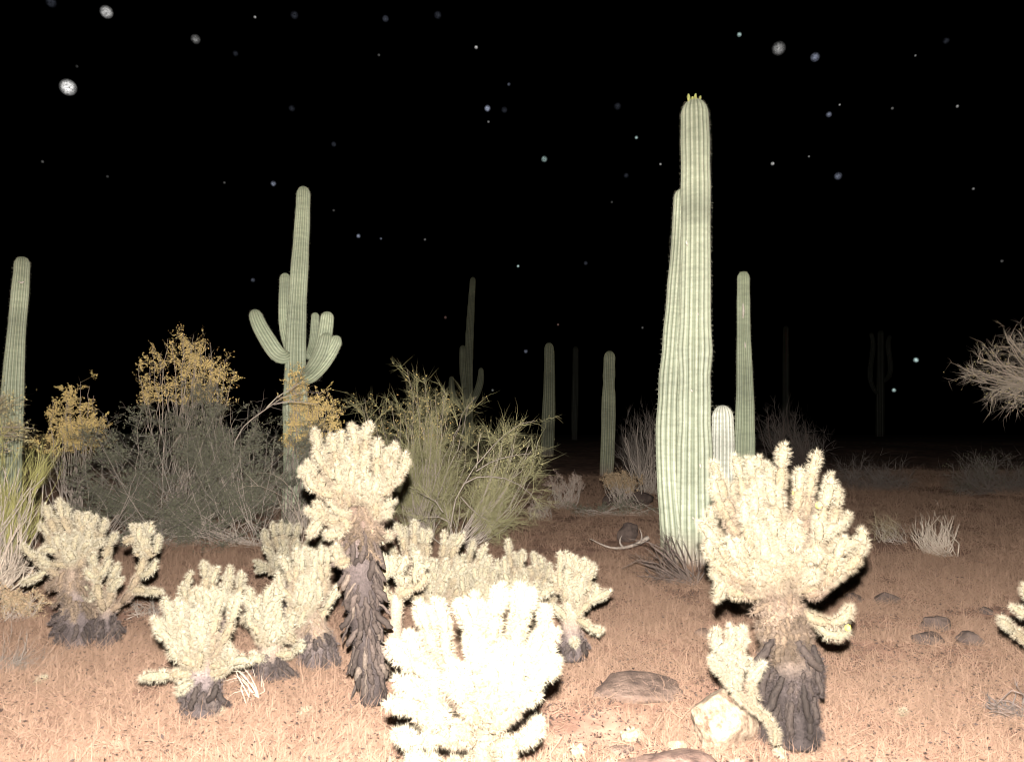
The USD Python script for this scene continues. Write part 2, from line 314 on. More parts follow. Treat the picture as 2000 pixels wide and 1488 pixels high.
saguaro('far dark saguaro, the tallest one between the green bush and the sky, with stub arms', [
    ('trunk', [(914,900,0),(914,760,0),(918,640,0),(924,541,0)], [11,11,9,8,6], True),
    ('arm', [(908,760,-.3),(904,720,-.4),(904,674,-.4)], [6,7,6], False),
    ('arm', [(918,790,.2),(930,770,.3),(938,745,.3),(939,718,.3)], [6,7,7,5], False),
    ('arm', [(908,795,.4),(893,785,.5),(884,765,.5),(882,735,.5)], [5,6,6,5], False)],
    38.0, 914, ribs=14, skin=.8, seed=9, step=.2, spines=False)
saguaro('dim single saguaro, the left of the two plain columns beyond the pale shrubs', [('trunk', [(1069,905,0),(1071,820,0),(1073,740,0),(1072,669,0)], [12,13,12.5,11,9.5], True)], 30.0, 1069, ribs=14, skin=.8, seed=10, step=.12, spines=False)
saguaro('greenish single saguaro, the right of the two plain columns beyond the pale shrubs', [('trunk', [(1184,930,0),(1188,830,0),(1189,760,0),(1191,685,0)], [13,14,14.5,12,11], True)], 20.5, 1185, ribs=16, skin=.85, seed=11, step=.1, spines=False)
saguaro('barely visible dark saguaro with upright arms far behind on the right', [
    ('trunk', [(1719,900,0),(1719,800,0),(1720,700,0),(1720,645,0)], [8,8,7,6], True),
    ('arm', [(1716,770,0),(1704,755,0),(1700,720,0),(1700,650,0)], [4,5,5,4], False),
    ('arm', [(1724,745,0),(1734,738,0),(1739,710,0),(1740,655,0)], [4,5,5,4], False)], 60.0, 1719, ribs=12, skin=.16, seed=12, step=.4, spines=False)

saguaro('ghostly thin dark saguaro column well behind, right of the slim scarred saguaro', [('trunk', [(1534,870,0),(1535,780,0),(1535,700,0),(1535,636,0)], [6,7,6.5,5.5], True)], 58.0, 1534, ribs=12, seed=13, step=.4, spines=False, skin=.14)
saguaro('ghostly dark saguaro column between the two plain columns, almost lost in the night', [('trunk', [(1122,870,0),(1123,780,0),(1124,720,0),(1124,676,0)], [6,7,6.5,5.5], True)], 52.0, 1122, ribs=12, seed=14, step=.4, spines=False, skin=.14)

# ------------------------------------------------------------------ cholla cacti
FRESH, MID, OLD, DEAD = np.array([.3, .262, .19]), np.array([.275, .226, .158]), np.array([.21, .155, .115]), np.array([.054, .042, .039])
def joint_mesh(p, r, nsp, L, tint, rng, w=.0015, body=None, tipround=1.0):
    """one cactus joint along the points p with a coat of spines"""
    k = len(p); t = np.linspace(0, 1, k)
    prof = np.sqrt(np.clip(1 - np.clip((t - .72) / .28, 0, 1) ** 2.4 * .85, .05, 1)) * (.66 + .34 * np.clip(t / .3, 0, 1)) * (1 + .05 * rng.normal(size=k))
    sides = 8
    v, f = tube(p, r * prof, sides)
    body = tint * np.array([.68, .66, .6]) if body is None else body
    tt = np.broadcast_to(body, (len(v), 3))
    tan, a, b = frames(p)
    per = 7 if nsp > 120 else 3; n = nsp // per
    s = rng.random(n) ** .9; th = rng.random(n) * 2 * np.pi
    endn = int(n * .1); s[:endn] = 1
    x = s * (k - 1); i0 = np.clip(x.astype(int), 0, k - 2); fr = (x - i0)[:, None]
    c = p[i0] * (1 - fr) + p[i0 + 1] * fr; A = a[i0]; B = b[i0]; TT = tan[i0]
    rr = np.interp(s, t, r * prof)[:, None]
    nrm = np.cos(th)[:, None] * A + np.sin(th)[:, None] * B
    base = c + nrm * rr * .92
    if endn: base[:endn] = c[:endn] + nrm[:endn] * rr[:endn] * rng.random((endn, 1)); nrm[:endn] = unit(nrm[:endn] * .7 + TT[:endn])
    base, nrm, TT = np.repeat(base, per, 0), np.repeat(nrm, per, 0), np.repeat(TT, per, 0); n *= per
    d = unit(nrm + TT * (rng.random((n, 1)) * .5 - .05) + rng.normal(size=(n, 3)) * .48)
    sv, sf, _, _ = strands(base, d, L * (.55 + .6 * rng.random(n)), w, rng, bend=.06, nseg=1)
    st = np.repeat((tint * (.9 + .2 * rng.random((n, 1))))[:, None], 3, 1)
    st[:, 2] *= 1.08
    return np.vstack([v, sv]), np.vstack([f, sf + len(v)]), np.vstack([tt, st.reshape(-1, 3)])

class Cholla:
    def __init__(s, label, d, base_px, seed, dens=1.0, warm=1.0, bright=1.0, name='cholla_cactus'):
        s.d, s.rng, s.seed = d, np.random.default_rng(seed), seed
        s.g = G(base_px, d); s.t = thing(name, label, 'cholla cactus', s.g)
        s.nsp = int((1000 if d < 3.3 else 900 if d < 4.5 else 640) * dens); s.w = .0015 * max(1, d / 3.6); s.n = 0
        s.tone = bright * np.array([1, 1 - .05 * (warm - 1) * 2, 1 - .1 * (warm - 1) * 2])
    def pt(s, x, y, dd=0): return P(x, y, s.d + dd)
    def joint(s, p, r, tint, L=.03, name='joint', nsp=None, w=None):
        r = r * (.8 if name == 'joint' else .7 if name == 'dead_joint' else 1)
        v, f, t = joint_mesh(np.asarray(p), r, nsp or s.nsp, L, tint * s.tone, s.rng, w or s.w)
        obj(name, v, f, 'cholla', s.t, tint=t, smooth=True); s.n += 1
    def chain(s, pts, r=.027, start=0.0, old=3, jl=.115, kids=.14):
        """a limb of joints through pixel points (x, y, depth offset), tip last; the joints near the tip are the palest"""
        w = np.array([s.pt(*(tuple(q) + (0,))[:3]) for q in pts]); w[1:-1] += s.rng.normal(size=w[1:-1].shape) * .016; c, S = curve(w)
        n = max(1, int(round(S * (1 - start) / jl))); cuts = np.linspace(start * S, S, n + 1)
        for i in range(n):
            a, b = cuts[i], cuts[i + 1]; q = np.linspace(a, b, 6); p = c(q)
            age = n - 1 - i
            tint = FRESH if age == 0 else MID if age == 1 else MID * .5 + OLD * .5 if age == 2 and old >= 3 else OLD if old >= 3 else MID
            p = p + s.rng.normal(size=3) * .003
            s.joint(p, r * (.94 + .12 * s.rng.random()) * (1 + .05 * min(age, 3)), tint)
            if age > 0 and s.rng.random() < kids and s.n < 270:
                dv = unit(unit(p[-1] - p[0]) * .5 + s.rng.normal(size=3) * .7 + np.array([0, -.25, .55]))
                ln = .05 + .05 * s.rng.random(); st = p[3]
                s.joint(st + dv * np.linspace(.01, ln + .02, 5)[:, None], r * .88, MID * .5 + FRESH * .5 if age < 2 else MID)
    def crown(s, root, tips, inner=20, depth=.22, umax=.78, r=.026, start=.22, jl=.105, seedup=.3, umin=.3):
        """joint chains rising from the root to the given tips, and others that fill the crown towards and away from the viewer"""
        rx, ry = root; rng = s.rng
        def path(x, y, dd):
            rx, ry = root[0] + rng.normal() * 14, root[1] + rng.normal() * 12
            return [(rx, ry, dd * .1), (rx + .52 * (x - rx), ry + .36 * (y - ry), dd * .6), (rx + .86 * (x - rx), ry + .72 * (y - ry), dd * .95), (x, y, dd)]
        for k, q in enumerate(tips):
            x, y = q[:2]; dd = q[2] if len(q) > 2 else rng.normal() * depth * .35
            s.chain(path(x, y, dd), r, start, jl=jl)
        T2 = np.array([q[:2] for q in tips], float); R = np.array(root, float)
        for k in range(inner):
            i, j = rng.integers(len(T2), size=2); m = rng.random(); o = T2[i] * m + T2[j] * (1 - m)
            u = umin + (umax - umin) * rng.random(); q = R + (o - R) * u
            dd = depth * math.sqrt(max(0, 1.05 - u * u)) * (.7 + .5 * rng.random()) * (-1 if rng.random() < .72 else 1)
            s.chain(path(q[0], q[1], dd), r, start * 1.1, jl=jl, kids=.12)
    def trunk(s, pts, rad, tints, fuzz=1400, L=.02, name='trunk', noise=.18, sides=18, spw=None):
        """woody lower stem through pixel points with radii in pixels; rough, with a thin coat of old spines"""
        w = np.array([s.pt(*(tuple(q) + (0,))[:3]) for q in pts]); c, S = curve(w); k = max(10, int(S / .022))
        q = np.linspace(0, S, k); p = c(q); u = np.linspace(0, 1, len(rad)); r = np.interp(q / S, u, np.array(rad) * s.d / F)
        v, f = tube(p, r, sides); body = v[:-2].reshape(k, sides, 3)
        nn = meshkit.fbm(body * 16 + s.seed, 3, 5)[..., None] - .5; nf = meshkit.fbm(body * np.array([55, 55, 22]) + s.seed, 3, 8)[..., None] - .5
        body += (body - p[:, None]) * (nn * 2.2 * noise + nf * 2.2 * noise)
        v[:-2] = body.reshape(-1, 3)
        tt = np.array([[np.interp(x, np.linspace(0, 1, len(tints)), np.array(tints)[:, ch]) for ch in range(3)] for x in q / S])
        tv = np.vstack([np.repeat(tt, sides, 0), tt[:1], tt[-1:]]) * (.75 + .5 * np.r_[meshkit.fbm(body * 30, 3, 2).reshape(-1), .5, .5][:, None])
        ii = s.rng.integers(0, k, fuzz); jj = s.rng.integers(0, sides, fuzz); b = body[ii, jj]; n = unit(b - p[ii])
        sv, sf, _, _ = strands(b, unit(n + s.rng.normal(size=b.shape) * .6), L * (.5 + .7 * s.rng.random(fuzz)), spw or s.w * 1.1, s.rng, bend=.1, nseg=1)
        st = np.repeat(tt[ii][:, None] * (1.0 + .5 * s.rng.random((fuzz, 1, 1))), 3, 1).reshape(-1, 3)
        obj(name, np.vstack([v, sv]), np.vstack([f, sf + len(v)]), 'cholla', s.t, tint=np.clip(np.vstack([tv, st]) * s.tone, 0, .8), smooth=True)
    def dead(s, x, y, dx, dy, r=.028, dd=-.08, tint=DEAD, L=.012, nsp=160, name='dead_joint'):
        """an old dark joint hanging on the trunk, from pixel (x, y) towards (x+dx, y+dy)"""
        j = s.rng.normal(size=3)
        p = np.array([s.pt(x + dx * u, y + dy * u, dd - .02 * math.sin(u * 3)) for u in np.linspace(0, 1, 9)]) + s.rng.normal(size=(9, 3)) * .0035
        p[:, 0] += .02 * j[0] * np.linspace(0, 1, 9) ** 2
        s.joint(p, r * (.62 + .16 * j[1] ** 2 / (1 + j[1] ** 2)), tint * (1 + .3 * math.tanh(j[2])), L, name, nsp)
    def skirt(s, cx, y0, y1, hw, n, tint, r=.034, ln=40, L=.016):
        """dead joints hanging all round the foot, thicker below"""
        for k in range(n):
            y = y0 + (y1 - y0) * s.rng.random(); a = (s.rng.random() * 2 - 1) * 1.5; h = hw * s.d / F
            s.dead(cx + hw * math.sin(a), y, math.sin(a) * 14 + s.rng.normal() * 8, ln * (.6 + .6 * s.rng.random()), r * (.7 + .5 * s.rng.random()), -h * math.cos(a), tint * (.8 + .7 * s.rng.random()), L * 1.3, 420)

PINK = OLD * np.array([1.05, .95, .95])
# the overexposed one at the front
c = Cholla('large white blown out cholla nearest the viewer, at the bottom centre of the photo', 2.9, 938, 21, bright=.72)
c.trunk([(936,1606),(938,1540),(944,1450),(948,1350)], [24,24,20,12], [MID * .6, MID * .6, MID * .6, MID * .6], fuzz=5000, L=.034)
c.crown((946,1380), [(814,1180),(850,1172),(892,1180),(928,1163),(979,1146),(1015,1146),(1036,1156),(1060,1184),(799,1236),(1057,1234),(1087,1234)], inner=13, depth=.2, r=.029, start=.15)
for pts in ([(940,1410,-.03),(880,1345,-.08),(800,1290,-.1),(764,1256,-.12)], [(860,1335,-.08),(815,1290,-.1),(800,1240,-.12)],
            [(938,1440,-.05),(880,1410,-.1),(820,1385,-.12),(758,1378,-.14)], [(880,1410,-.1),(820,1350,-.15),(775,1320,-.16)],
            [(938,1470,-.05),(870,1455,-.12),(810,1445,-.14),(772,1432,-.14)], [(936,1500,-.05),(870,1490,-.12),(800,1478,-.14)], [(936,1530,-.06),(860,1530,-.14),(800,1500,-.16)],
            [(952,1420,-.03),(1010,1380,-.08),(1060,1330,-.1),(1090,1290,-.1)], [(1020,1380,-.08),(1058,1330,-.1),(1075,1270,-.1)],
            [(950,1470,-.03),(1000,1455,-.08),(1035,1430,-.1),(1055,1405,-.1)], [(955,1440,-.08),(1010,1410,-.16),(1050,1360,-.2)],
            [(945,1400,-.1),(960,1350,-.22),(955,1300,-.26)], [(945,1420,-.1),(900,1360,-.2),(880,1300,-.24)], [(950,1400,-.1),(1000,1340,-.2),(1010,1280,-.22)], [(930,1440,-.1),(880,1420,-.2),(850,1390,-.24)]):
    c.chain(pts, .03, .1, jl=.12)

# the tall one on the right
c = Cholla('big spiny cholla with dark hairy trunk and round crown in front of the tall saguaro', 3.7, 1545, 22, warm=1.2, bright=.66)
c.trunk([(1545,1450),(1548,1380),(1545,1300),(1535,1225),(1528,1170),(1530,1130)], [44,45,44,38,28,18], [DEAD * .8, DEAD * .8, DEAD, OLD * .7, OLD * .9, OLD], fuzz=9000, L=.032, noise=.22)
for pts in ([(1515,1160,-.05),(1455,1140,-.14),(1410,1100,-.18),(1385,1050,-.2)], [(1525,1160,-.08),(1480,1140,-.22),(1450,1100,-.3),(1425,1050,-.32)], [(1550,1160,-.08),(1600,1140,-.22),(1630,1100,-.28),(1650,1050,-.3)],
            [(1535,1160,-.1),(1520,1130,-.25),(1512,1090,-.36)], [(1545,1150,-.1),(1575,1135,-.26),(1590,1120,-.38)], [(1520,1150,-.1),(1490,1130,-.26),(1478,1110,-.38)], [(1520,1150,-.05),(1430,1150,-.05),(1395,1110,-.05)], [(1545,1155,-.02),(1630,1125,.05),(1672,1060,.05)]):
    c.chain(pts, .028, .1, jl=.11)
c.skirt(1530, 1150, 1215, 25, 24, OLD * .9, .03, 30, .026)
c.skirt(1535, 1200, 1250, 34, 14, OLD * .5, .028, 35, .022)
c.crown((1530,1150), [(1393,901),(1436,890),(1460,893),(1484,893),(1531,870,-.05),(1594,883,-.02),(1624,925),(1636,952),(1392,936),(1388,992),(1658,1005),(1500,905)], inner=44, depth=.3, umax=.96, r=.028, start=.2)
for pts in ([(1520,1160,0),(1460,1130,-.05),(1410,1085,-.08),(1367,1022,-.1)], [(1545,1155,0),(1610,1130,-.05),(1668,1090,-.08),(1682,1036,-.1)], [(1540,1150,-.05),(1600,1110,-.12),(1650,1070,-.15),(1680,1060,-.16)],
            [(1500,1165,-.05),(1440,1130,-.08),(1412,1140,-.08),(1398,1172,-.08)], [(1560,1185,-.02),(1600,1212,-.05),(1635,1210,-.06),(1660,1182,-.06)], [(1590,1210,-.04),(1625,1232,-.06),(1656,1234,-.08)],
            [(1545,1140,-.15),(1575,1105,-.28),(1600,1082,-.42)], [(1530,1140,-.15),(1550,1085,-.3),(1557,1048,-.4)], [(1500,1130,-.15),(1450,1100,-.28),(1436,1060,-.34)], [(1520,1140,-.1),(1480,1120,-.2),(1440,1115,-.28)],
            [(1545,1150,-.1),(1610,1140,-.2),(1640,1105,-.25)]):
    c.chain(pts, .028, .1, jl=.12)
for x, y, dx, dy, r in ((1500,1300,-18,75,.035),(1530,1320,-40,85,.036),(1560,1250,25,60,.04),(1590,1260,10,50,.034),(1595,1310,10,48,.034),(1590,1360,8,50,.032),(1570,1340,5,80,.036),(1545,1370,-10,70,.036),(1510,1250,-30,50,.034),(1520,1380,-20,50,.034),(1580,1400,5,45,.032)):
    c.dead(x, y, dx, dy, r, dd=-.12, L=.022, nsp=500)
c.skirt(1545, 1290, 1410, 43, 24, DEAD * 1.1, .026, 42, .022)
c.skirt(1537, 1205, 1262, 36, 26, OLD * .62, .026, 34, .026)
for x, y in ((1551,966), (1597,990), (1654,1228)):
    q = c.pt(x, y, -.14 if y < 1100 else -.1); pl = Pile()
    for i in range(9):
        a = i * .7; e = np.array([math.cos(a) * .016, -.012, math.sin(a) * .016 + .01]); sd = np.array([-math.sin(a), 0, math.cos(a)]) * .007
        pl.add(np.array([q, q + e * .6 - sd, q + e, q + e * .6 + sd]), [[0, 1, 2], [0, 2, 3]])
    v, f, _ = pl.get(); obj('flower', v, f, 'yellow_petal', c.t)

c = Cholla('small bright young cholla leaning over the pale boulder at the foot of the big cholla', 3.5, 1512, 23, bright=.72, name='cholla_cactus')
c.chain([(1512,1455,-.05),(1490,1400,-.08),(1468,1350,-.1),(1440,1310,-.12)], .016, 0, old=2, jl=.09, kids=0)
c.crown((1442,1320), [(1400,1232),(1424,1224),(1450,1226),(1390,1282),(1460,1250),(1405,1300)], inner=6, depth=.1, r=.025, start=.2, jl=.09)
c.chain([(1475,1365,-.1),(1470,1320,-.14),(1490,1295,-.15)], .016, 0, jl=.08, kids=0)

# the tall scaly trunk
c = Cholla('tall cholla with long scaly grey trunk and wide pinkish white crown', 4.2, 728, 24, warm=1.2, bright=.72)
c.trunk([(728,1372),(722,1290),(712,1200),(704,1110),(702,1040),(706,990)], [22,25,28,31,34,24], [DEAD * .9, DEAD, DEAD, DEAD * 1.2, DEAD * 1.8, PINK * .8], fuzz=4000, L=.02, noise=.2)
c.skirt(704, 985, 1035, 28, 24, OLD * .8, .026, 26, .022)
c.skirt(702, 1030, 1070, 30, 14, OLD * .5, .024, 30, .015)
rg = np.random.default_rng(77)
for k in range(84):
    y = 1350 - 300 * (k / 84) + rg.normal() * 8; u = (1372 - y) / 380; cx = np.interp(y, [990, 1110, 1200, 1372], [706, 704, 712, 728]); hw = np.interp(y, [1000, 1110, 1372], [31, 30, 22])
    a = (rg.random() * 2 - 1) * 1.35; x = cx + hw * math.sin(a) * .95; dd = -hw * 4.2 / F * math.cos(a) - .005
    pale = rg.random() < .12
    c.dead(x, y - 20, math.sin(a) * 15 + rg.normal() * 7, 26 + 44 * rg.random() ** 1.5, .009 + .019 * rg.random(), dd=dd, tint=(np.array([.15, .12, .105]) if pale else DEAD * (1.0 + 1.0 * rg.random())), L=.008, nsp=60, name='bark_scale')
c.crown((706,1000), [(614,841),(687,828),(721,828),(738,860),(754,876),(772,868),(791,886),(599,903),(616,877),(650,850),(665,845),(700,850)], inner=18, depth=.2, r=.026, start=.2)
for pts in ([(700,985,0),(660,968,-.05),(620,955,-.08),(602,925,-.1)], [(640,950,-.05),(605,935,-.08),(600,915,-.08)], [(712,990,0),(750,960,-.04),(778,928,-.06)], [(712,1000,0),(745,985,-.05),(770,975,-.06)], [(715,1010,0),(745,1008,-.04),(765,1000,-.05)],
            [(690,1005,-.05),(655,1000,-.1),(645,982,-.12)], [(690,1010,-.04),(640,1012,-.1),(618,1004,-.12),(600,996,-.12)], [(655,1012,-.1),(668,1030,-.13),(655,1046,-.15),(638,1040,-.16)], [(625,1012,-.1),(614,1026,-.12),(603,1044,-.12)],
            [(690,1090,-.05),(668,1085,-.1),(656,1066,-.1)], [(735,1060,0),(752,1050,-.04),(760,1045,-.05)]):
    c.chain(pts, .026, .05, jl=.1)

# left group
c = Cholla('bushy cream cholla with dark foot, leftmost of the cholla group below the green twigs', 5.35, 152, 25)
c.trunk([(150,1266),(150,1220),(146,1175),(146,1130),(150,1085)], [25,28,23,17,13], [DEAD * 1.2, DEAD * 1.2, DEAD * 2, OLD * .8, OLD * .8], fuzz=3400, L=.032, noise=.24)
c.skirt(147, 1105, 1180, 26, 26, OLD * .8, .028, 30, .026)
c.crown((150,1105), [(88,987),(116,976),(133,986),(151,1000),(172,1002),(189,1009),(205,1014),(225,1042),(79,1024),(77,1080),(100,1010)], inner=15, depth=.22, start=.2)
for pts in ([(146,1125,0),(105,1113,-.04),(75,1098,-.05),(58,1080,-.05),(45,1064,-.05)], [(95,1110,-.05),(68,1128,-.08),(44,1136,-.08)], [(140,1105,-.05),(110,1085,-.12),(80,1075,-.14)], [(165,1140,-.06),(178,1160,-.08),(180,1170,-.08)]):
    c.chain(pts, .028, .1, jl=.13)
c.skirt(150, 1180, 1235, 28, 20, DEAD * 1.2, .03, 30)

c = Cholla('open cholla with one long curved arm ending in a tuft beside the leftmost cholla', 5.3, 210, 26)
c.trunk([(208,1268),(208,1240),(208,1205),(207,1180)], [14,17,15,10], [DEAD, DEAD, DEAD * 1.4, OLD], fuzz=1200, L=.025)
c.skirt(208, 1195, 1240, 20, 12, DEAD * 1.2, .028, 28)
for pts in ([(208,1195,0),(240,1168,0),(264,1132,0),(277,1090,0),(284,1055,0)], [(205,1192,-.02),(196,1160,-.05),(192,1130,-.06),(195,1112,-.06)], [(194,1130,-.06),(186,1100,-.08),(182,1080,-.08)], [(194,1125,-.06),(178,1116,-.1),(168,1112,-.1)], [(196,1122,-.06),(205,1105,-.07),(213,1091,-.07)],
            [(208,1185,-.04),(217,1150,-.08),(224,1122,-.08),(231,1100,-.08)], [(217,1155,-.08),(228,1142,-.09),(238,1130,-.09)], [(272,1125,-.02),(290,1115,-.04),(304,1097,-.05)], [(255,1150,-.02),(290,1146,-.05),(317,1156,-.06)]):
    c.chain(pts, .029, 0, jl=.12, kids=.1)
c.crown((284,1075), [(257,1027),(275,1025),(294,1023),(310,1045),(266,1026),(285,1024)], inner=6, depth=.09, r=.025, start=.15, jl=.11)

c = Cholla('front left cholla with fan of white arms and one arm lying left near the ground', 4.0, 392, 27, bright=.8)
c.trunk([(394,1394),(395,1350),(393,1318),(392,1280)], [28,32,28,20], [DEAD * 1.3, DEAD * 1.3, DEAD * 2.4, OLD * 1.1], fuzz=2400, L=.028)
c.crown((393,1300), [(302,1207),(304,1230),(321,1171),(345,1173),(358,1182),(382,1151),(420,1151),(434,1163),(466,1163),(400,1160),(330,1190)], inner=12, depth=.2, start=.18, jl=.12)
for pts in ([(390,1316,-.03),(350,1318,-.06),(310,1326,-.08),(275,1323,-.1)], [(398,1316,-.03),(430,1304,-.06),(460,1296,-.08),(488,1291,-.08)], [(405,1305,-.06),(430,1285,-.1),(452,1262,-.1)], [(375,1330,-.06),(358,1338,-.1),(350,1350,-.1)]):
    c.chain(pts, .028, .05, jl=.12)
c.skirt(395, 1325, 1365, 28, 18, DEAD * 1.3, .028, 34)
for x, y, dx, dy in ((385,1340,-12,45),(425,1335,-8,38)): c.dead(x, y, dx, dy, .034, dd=-.1, tint=DEAD)

c = Cholla('rounded cream cholla crown showing just behind the front left cholla', 5.2, 420, 28, bright=1.0)
c.trunk([(420,1268),(420,1230),(420,1190)], [20,20,16], [DEAD, DEAD * 2, OLD], fuzz=600)
c.crown((420,1215), [(357,1142),(374,1119),(400,1096),(427,1109),(449,1107),(472,1117),(480,1134),(351,1160),(440,1120)], inner=17, depth=.2, start=.25)

c = Cholla('small cholla with dark stump between the front left cholla and the tall scaly trunk', 4.6, 529, 29, bright=.95)
c.trunk([(530,1326),(529,1300),(527,1275),(525,1240)], [20,24,22,15], [DEAD, DEAD * 1.2, OLD * .9, OLD * 1.1], fuzz=1500, L=.025)
c.crown((525,1255), [(479,1170),(486,1149),(508,1166),(529,1142),(541,1147),(553,1159),(572,1197),(567,1222),(515,1180)], inner=15, depth=.16, start=.2, jl=.11)
for pts in ([(535,1275,-.03),(565,1268,-.05),(588,1253,-.06)], [(520,1278,-.05),(504,1280,-.08),(493,1276,-.08)]): c.chain(pts, .027, .05, jl=.11)
c.skirt(530, 1275, 1305, 22, 14, DEAD * 1.1, .025, 28)

c = Cholla('upright cholla with dark lumpy foot just left of the tall scaly trunk', 4.9, 618, 30, bright=1.0)
c.trunk([(622,1302),(622,1268),(612,1230),(604,1195)], [30,34,22,13], [DEAD * 1.2, DEAD * 1.5, OLD * .7, OLD * .9], fuzz=3000, L=.03, noise=.24)
c.skirt(607, 1190, 1240, 20, 14, OLD * .8, .026, 28, .025)
c.crown((603,1205), [(551,1089),(579,1074),(596,1069),(628,1069),(637,1072),(618,1086),(544,1121),(561,1158),(590,1080),(608,1075)], inner=19, depth=.18, start=.2)
c.chain([(612,1225,-.03),(625,1205,-.06),(642,1178,-.08),(660,1147,-.08)], .029, 0, jl=.13, kids=.1)
c.skirt(622, 1235, 1275, 30, 20, DEAD * 1.3, .028, 30)

c = Cholla('dull beige cholla farthest back of the left group, left of the tall pinkish crown', 6.2, 562, 31, bright=.85)
c.trunk([(562,1203),(562,1160),(562,1110)], [16,15,12], [DEAD, DEAD * 2, OLD], fuzz=500)
c.crown((562,1125), [(518,1035),(535,1021),(550,1019),(582,1024),(611,1039),(514,1070),(629,1046),(566,1025),(640,1075)], inner=16, depth=.22, start=.25)
for pts in ([(560,1118,0),(530,1110,-.03),(510,1104,-.05),(496,1096,-.05)], [(530,1112,-.04),(512,1114,-.06),(500,1117,-.06)]): c.chain(pts, .027, .1)

# centre group
c = Cholla('slender cholla with smooth tan stem forking into three arms right of the scaly trunk', 4.7, 766, 32, bright=1.0)
c.trunk([(764,1316),(768,1270),(773,1210),(775,1160)], [16,13,12,12], [OLD * .8, OLD, OLD * 1.15, MID], fuzz=1800, L=.022)
for pts in ([(774,1168,0),(752,1152,-.04),(740,1120,-.06),(736,1088,-.06),(731,1059,-.06)], [(775,1168,0),(775,1140,-.04),(774,1115,-.06)], [(774,1120,-.06),(768,1104,-.07),(767,1088,-.07)], [(776,1120,-.06),(786,1106,-.07),(793,1091,-.07)], [(776,1168,0),(800,1158,-.04),(818,1130,-.06),(822,1105,-.06),(817,1080,-.06)], [(812,1140,-.06),(826,1120,-.08),(833,1108,-.08)], [(745,1130,-.06),(752,1105,-.09),(750,1085,-.09)]):
    c.chain(pts, .027, 0, old=2, jl=.12, kids=.2)
c = Cholla('broad low cholla thicket of yellowish joints behind the slender forking one', 5.7, 850, 33, bright=1.02)
c.trunk([(850,1236),(850,1200),(850,1160)], [24,24,20], [DEAD, OLD, OLD], fuzz=800)
c.crown((845,1185), [(775,1023),(809,1018),(839,1037),(868,1037),(906,1040),(925,1053),(949,1064),(757,1056),(790,1030),(824,1035),(887,1045),(938,1075)], inner=37, depth=.35, start=.25)
for pts in ([(860,1180,-.1),(890,1160,-.3),(912,1120,-.35)], [(830,1190,-.1),(815,1170,-.3),(800,1130,-.35)], [(880,1190,-.1),(930,1150,-.15),(948,1090,-.15)]): c.chain(pts, .028)
c = Cholla('narrow beige cholla of upright joints squeezed between two broad ones behind the white cholla', 5.1, 938, 34, bright=.85)
c.trunk([(938,1280),(938,1230),(938,1190)], [16,16,14], [DEAD, OLD, OLD], fuzz=500)
c.crown((938,1230), [(957,1087),(941,1102),(926,1107),(902,1122),(967,1112),(915,1115),(950,1095)], inner=9, depth=.14, start=.2)
c = Cholla('domed greenish cream cholla with one upright knob behind the white cholla', 5.5, 1018, 35, bright=.93)
c.trunk([(1018,1246),(1018,1210),(1020,1170)], [18,18,16], [DEAD, OLD, OLD], fuzz=600)
c.crown((1020,1200), [(993,1056),(1021,1076),(1041,1080),(1057,1088),(1073,1102),(972,1096),(1081,1122),(1005,1080),(985,1090),(1060,1130)], inner=30, depth=.25, start=.25)
c = Cholla('cholla with drooping lower arms standing alone right of the white front cholla', 5.0, 1118, 36, bright=1.0)
c.trunk([(1120,1288),(1117,1250),(1116,1210),(1114,1165)], [18,19,18,15], [DEAD * 1.2, DEAD * 2, OLD, MID], fuzz=1800, L=.025)
c.crown((1115,1180), [(1094,1080),(1104,1078),(1119,1088),(1142,1094),(1160,1104),(1130,1110),(1150,1100)], inner=11, depth=.15, start=.2)
for pts in ([(1122,1208,-.03),(1142,1185,-.05),(1158,1162,-.06),(1166,1143,-.06)], [(1150,1175,-.05),(1172,1172,-.07),(1190,1154,-.07)], [(1122,1214,-.03),(1146,1214,-.06),(1158,1236,-.08),(1178,1228,-.08)], [(1108,1165,0),(1088,1146,-.03),(1070,1148,-.05),(1056,1164,-.05)], [(1108,1210,-.03),(1092,1200,-.06),(1080,1180,-.06)], [(1118,1262,-.08),(1121,1254,-.1),(1122,1246,-.1)]):
    c.chain(pts, .028, .05, old=2, jl=.12, kids=.15)
c.skirt(1117, 1245, 1270, 17, 10, DEAD * 1.2, .022, 24)
c.dead(1140, 1254, 2, 26, .032, dd=-.06)
c = Cholla('cholla cut off by the right edge of the photo, only three arm tips showing', 4.2, 2062, 37, bright=.85)
c.trunk([(2062,1372),(2062,1300),(2060,1220)], [26,28,22], [DEAD, DEAD * 2, OLD], fuzz=800)
for pts in ([(2060,1300,0),(2020,1268,-.03),(1985,1236,-.05),(1955,1207,-.05)], [(2060,1260,0),(2030,1225,-.03),(2000,1200,-.05),(1977,1183,-.05)], [(2060,1240,0),(2040,1200,0),(2015,1160,-.02),(2001,1141,-.02)], [(2060,1230,0),(2090,1180,0),(2100,1120,0)], [(2060,1230,0),(2060,1160,0),(2050,1090,0)]):
    c.chain(pts, .027, 0, jl=.12)

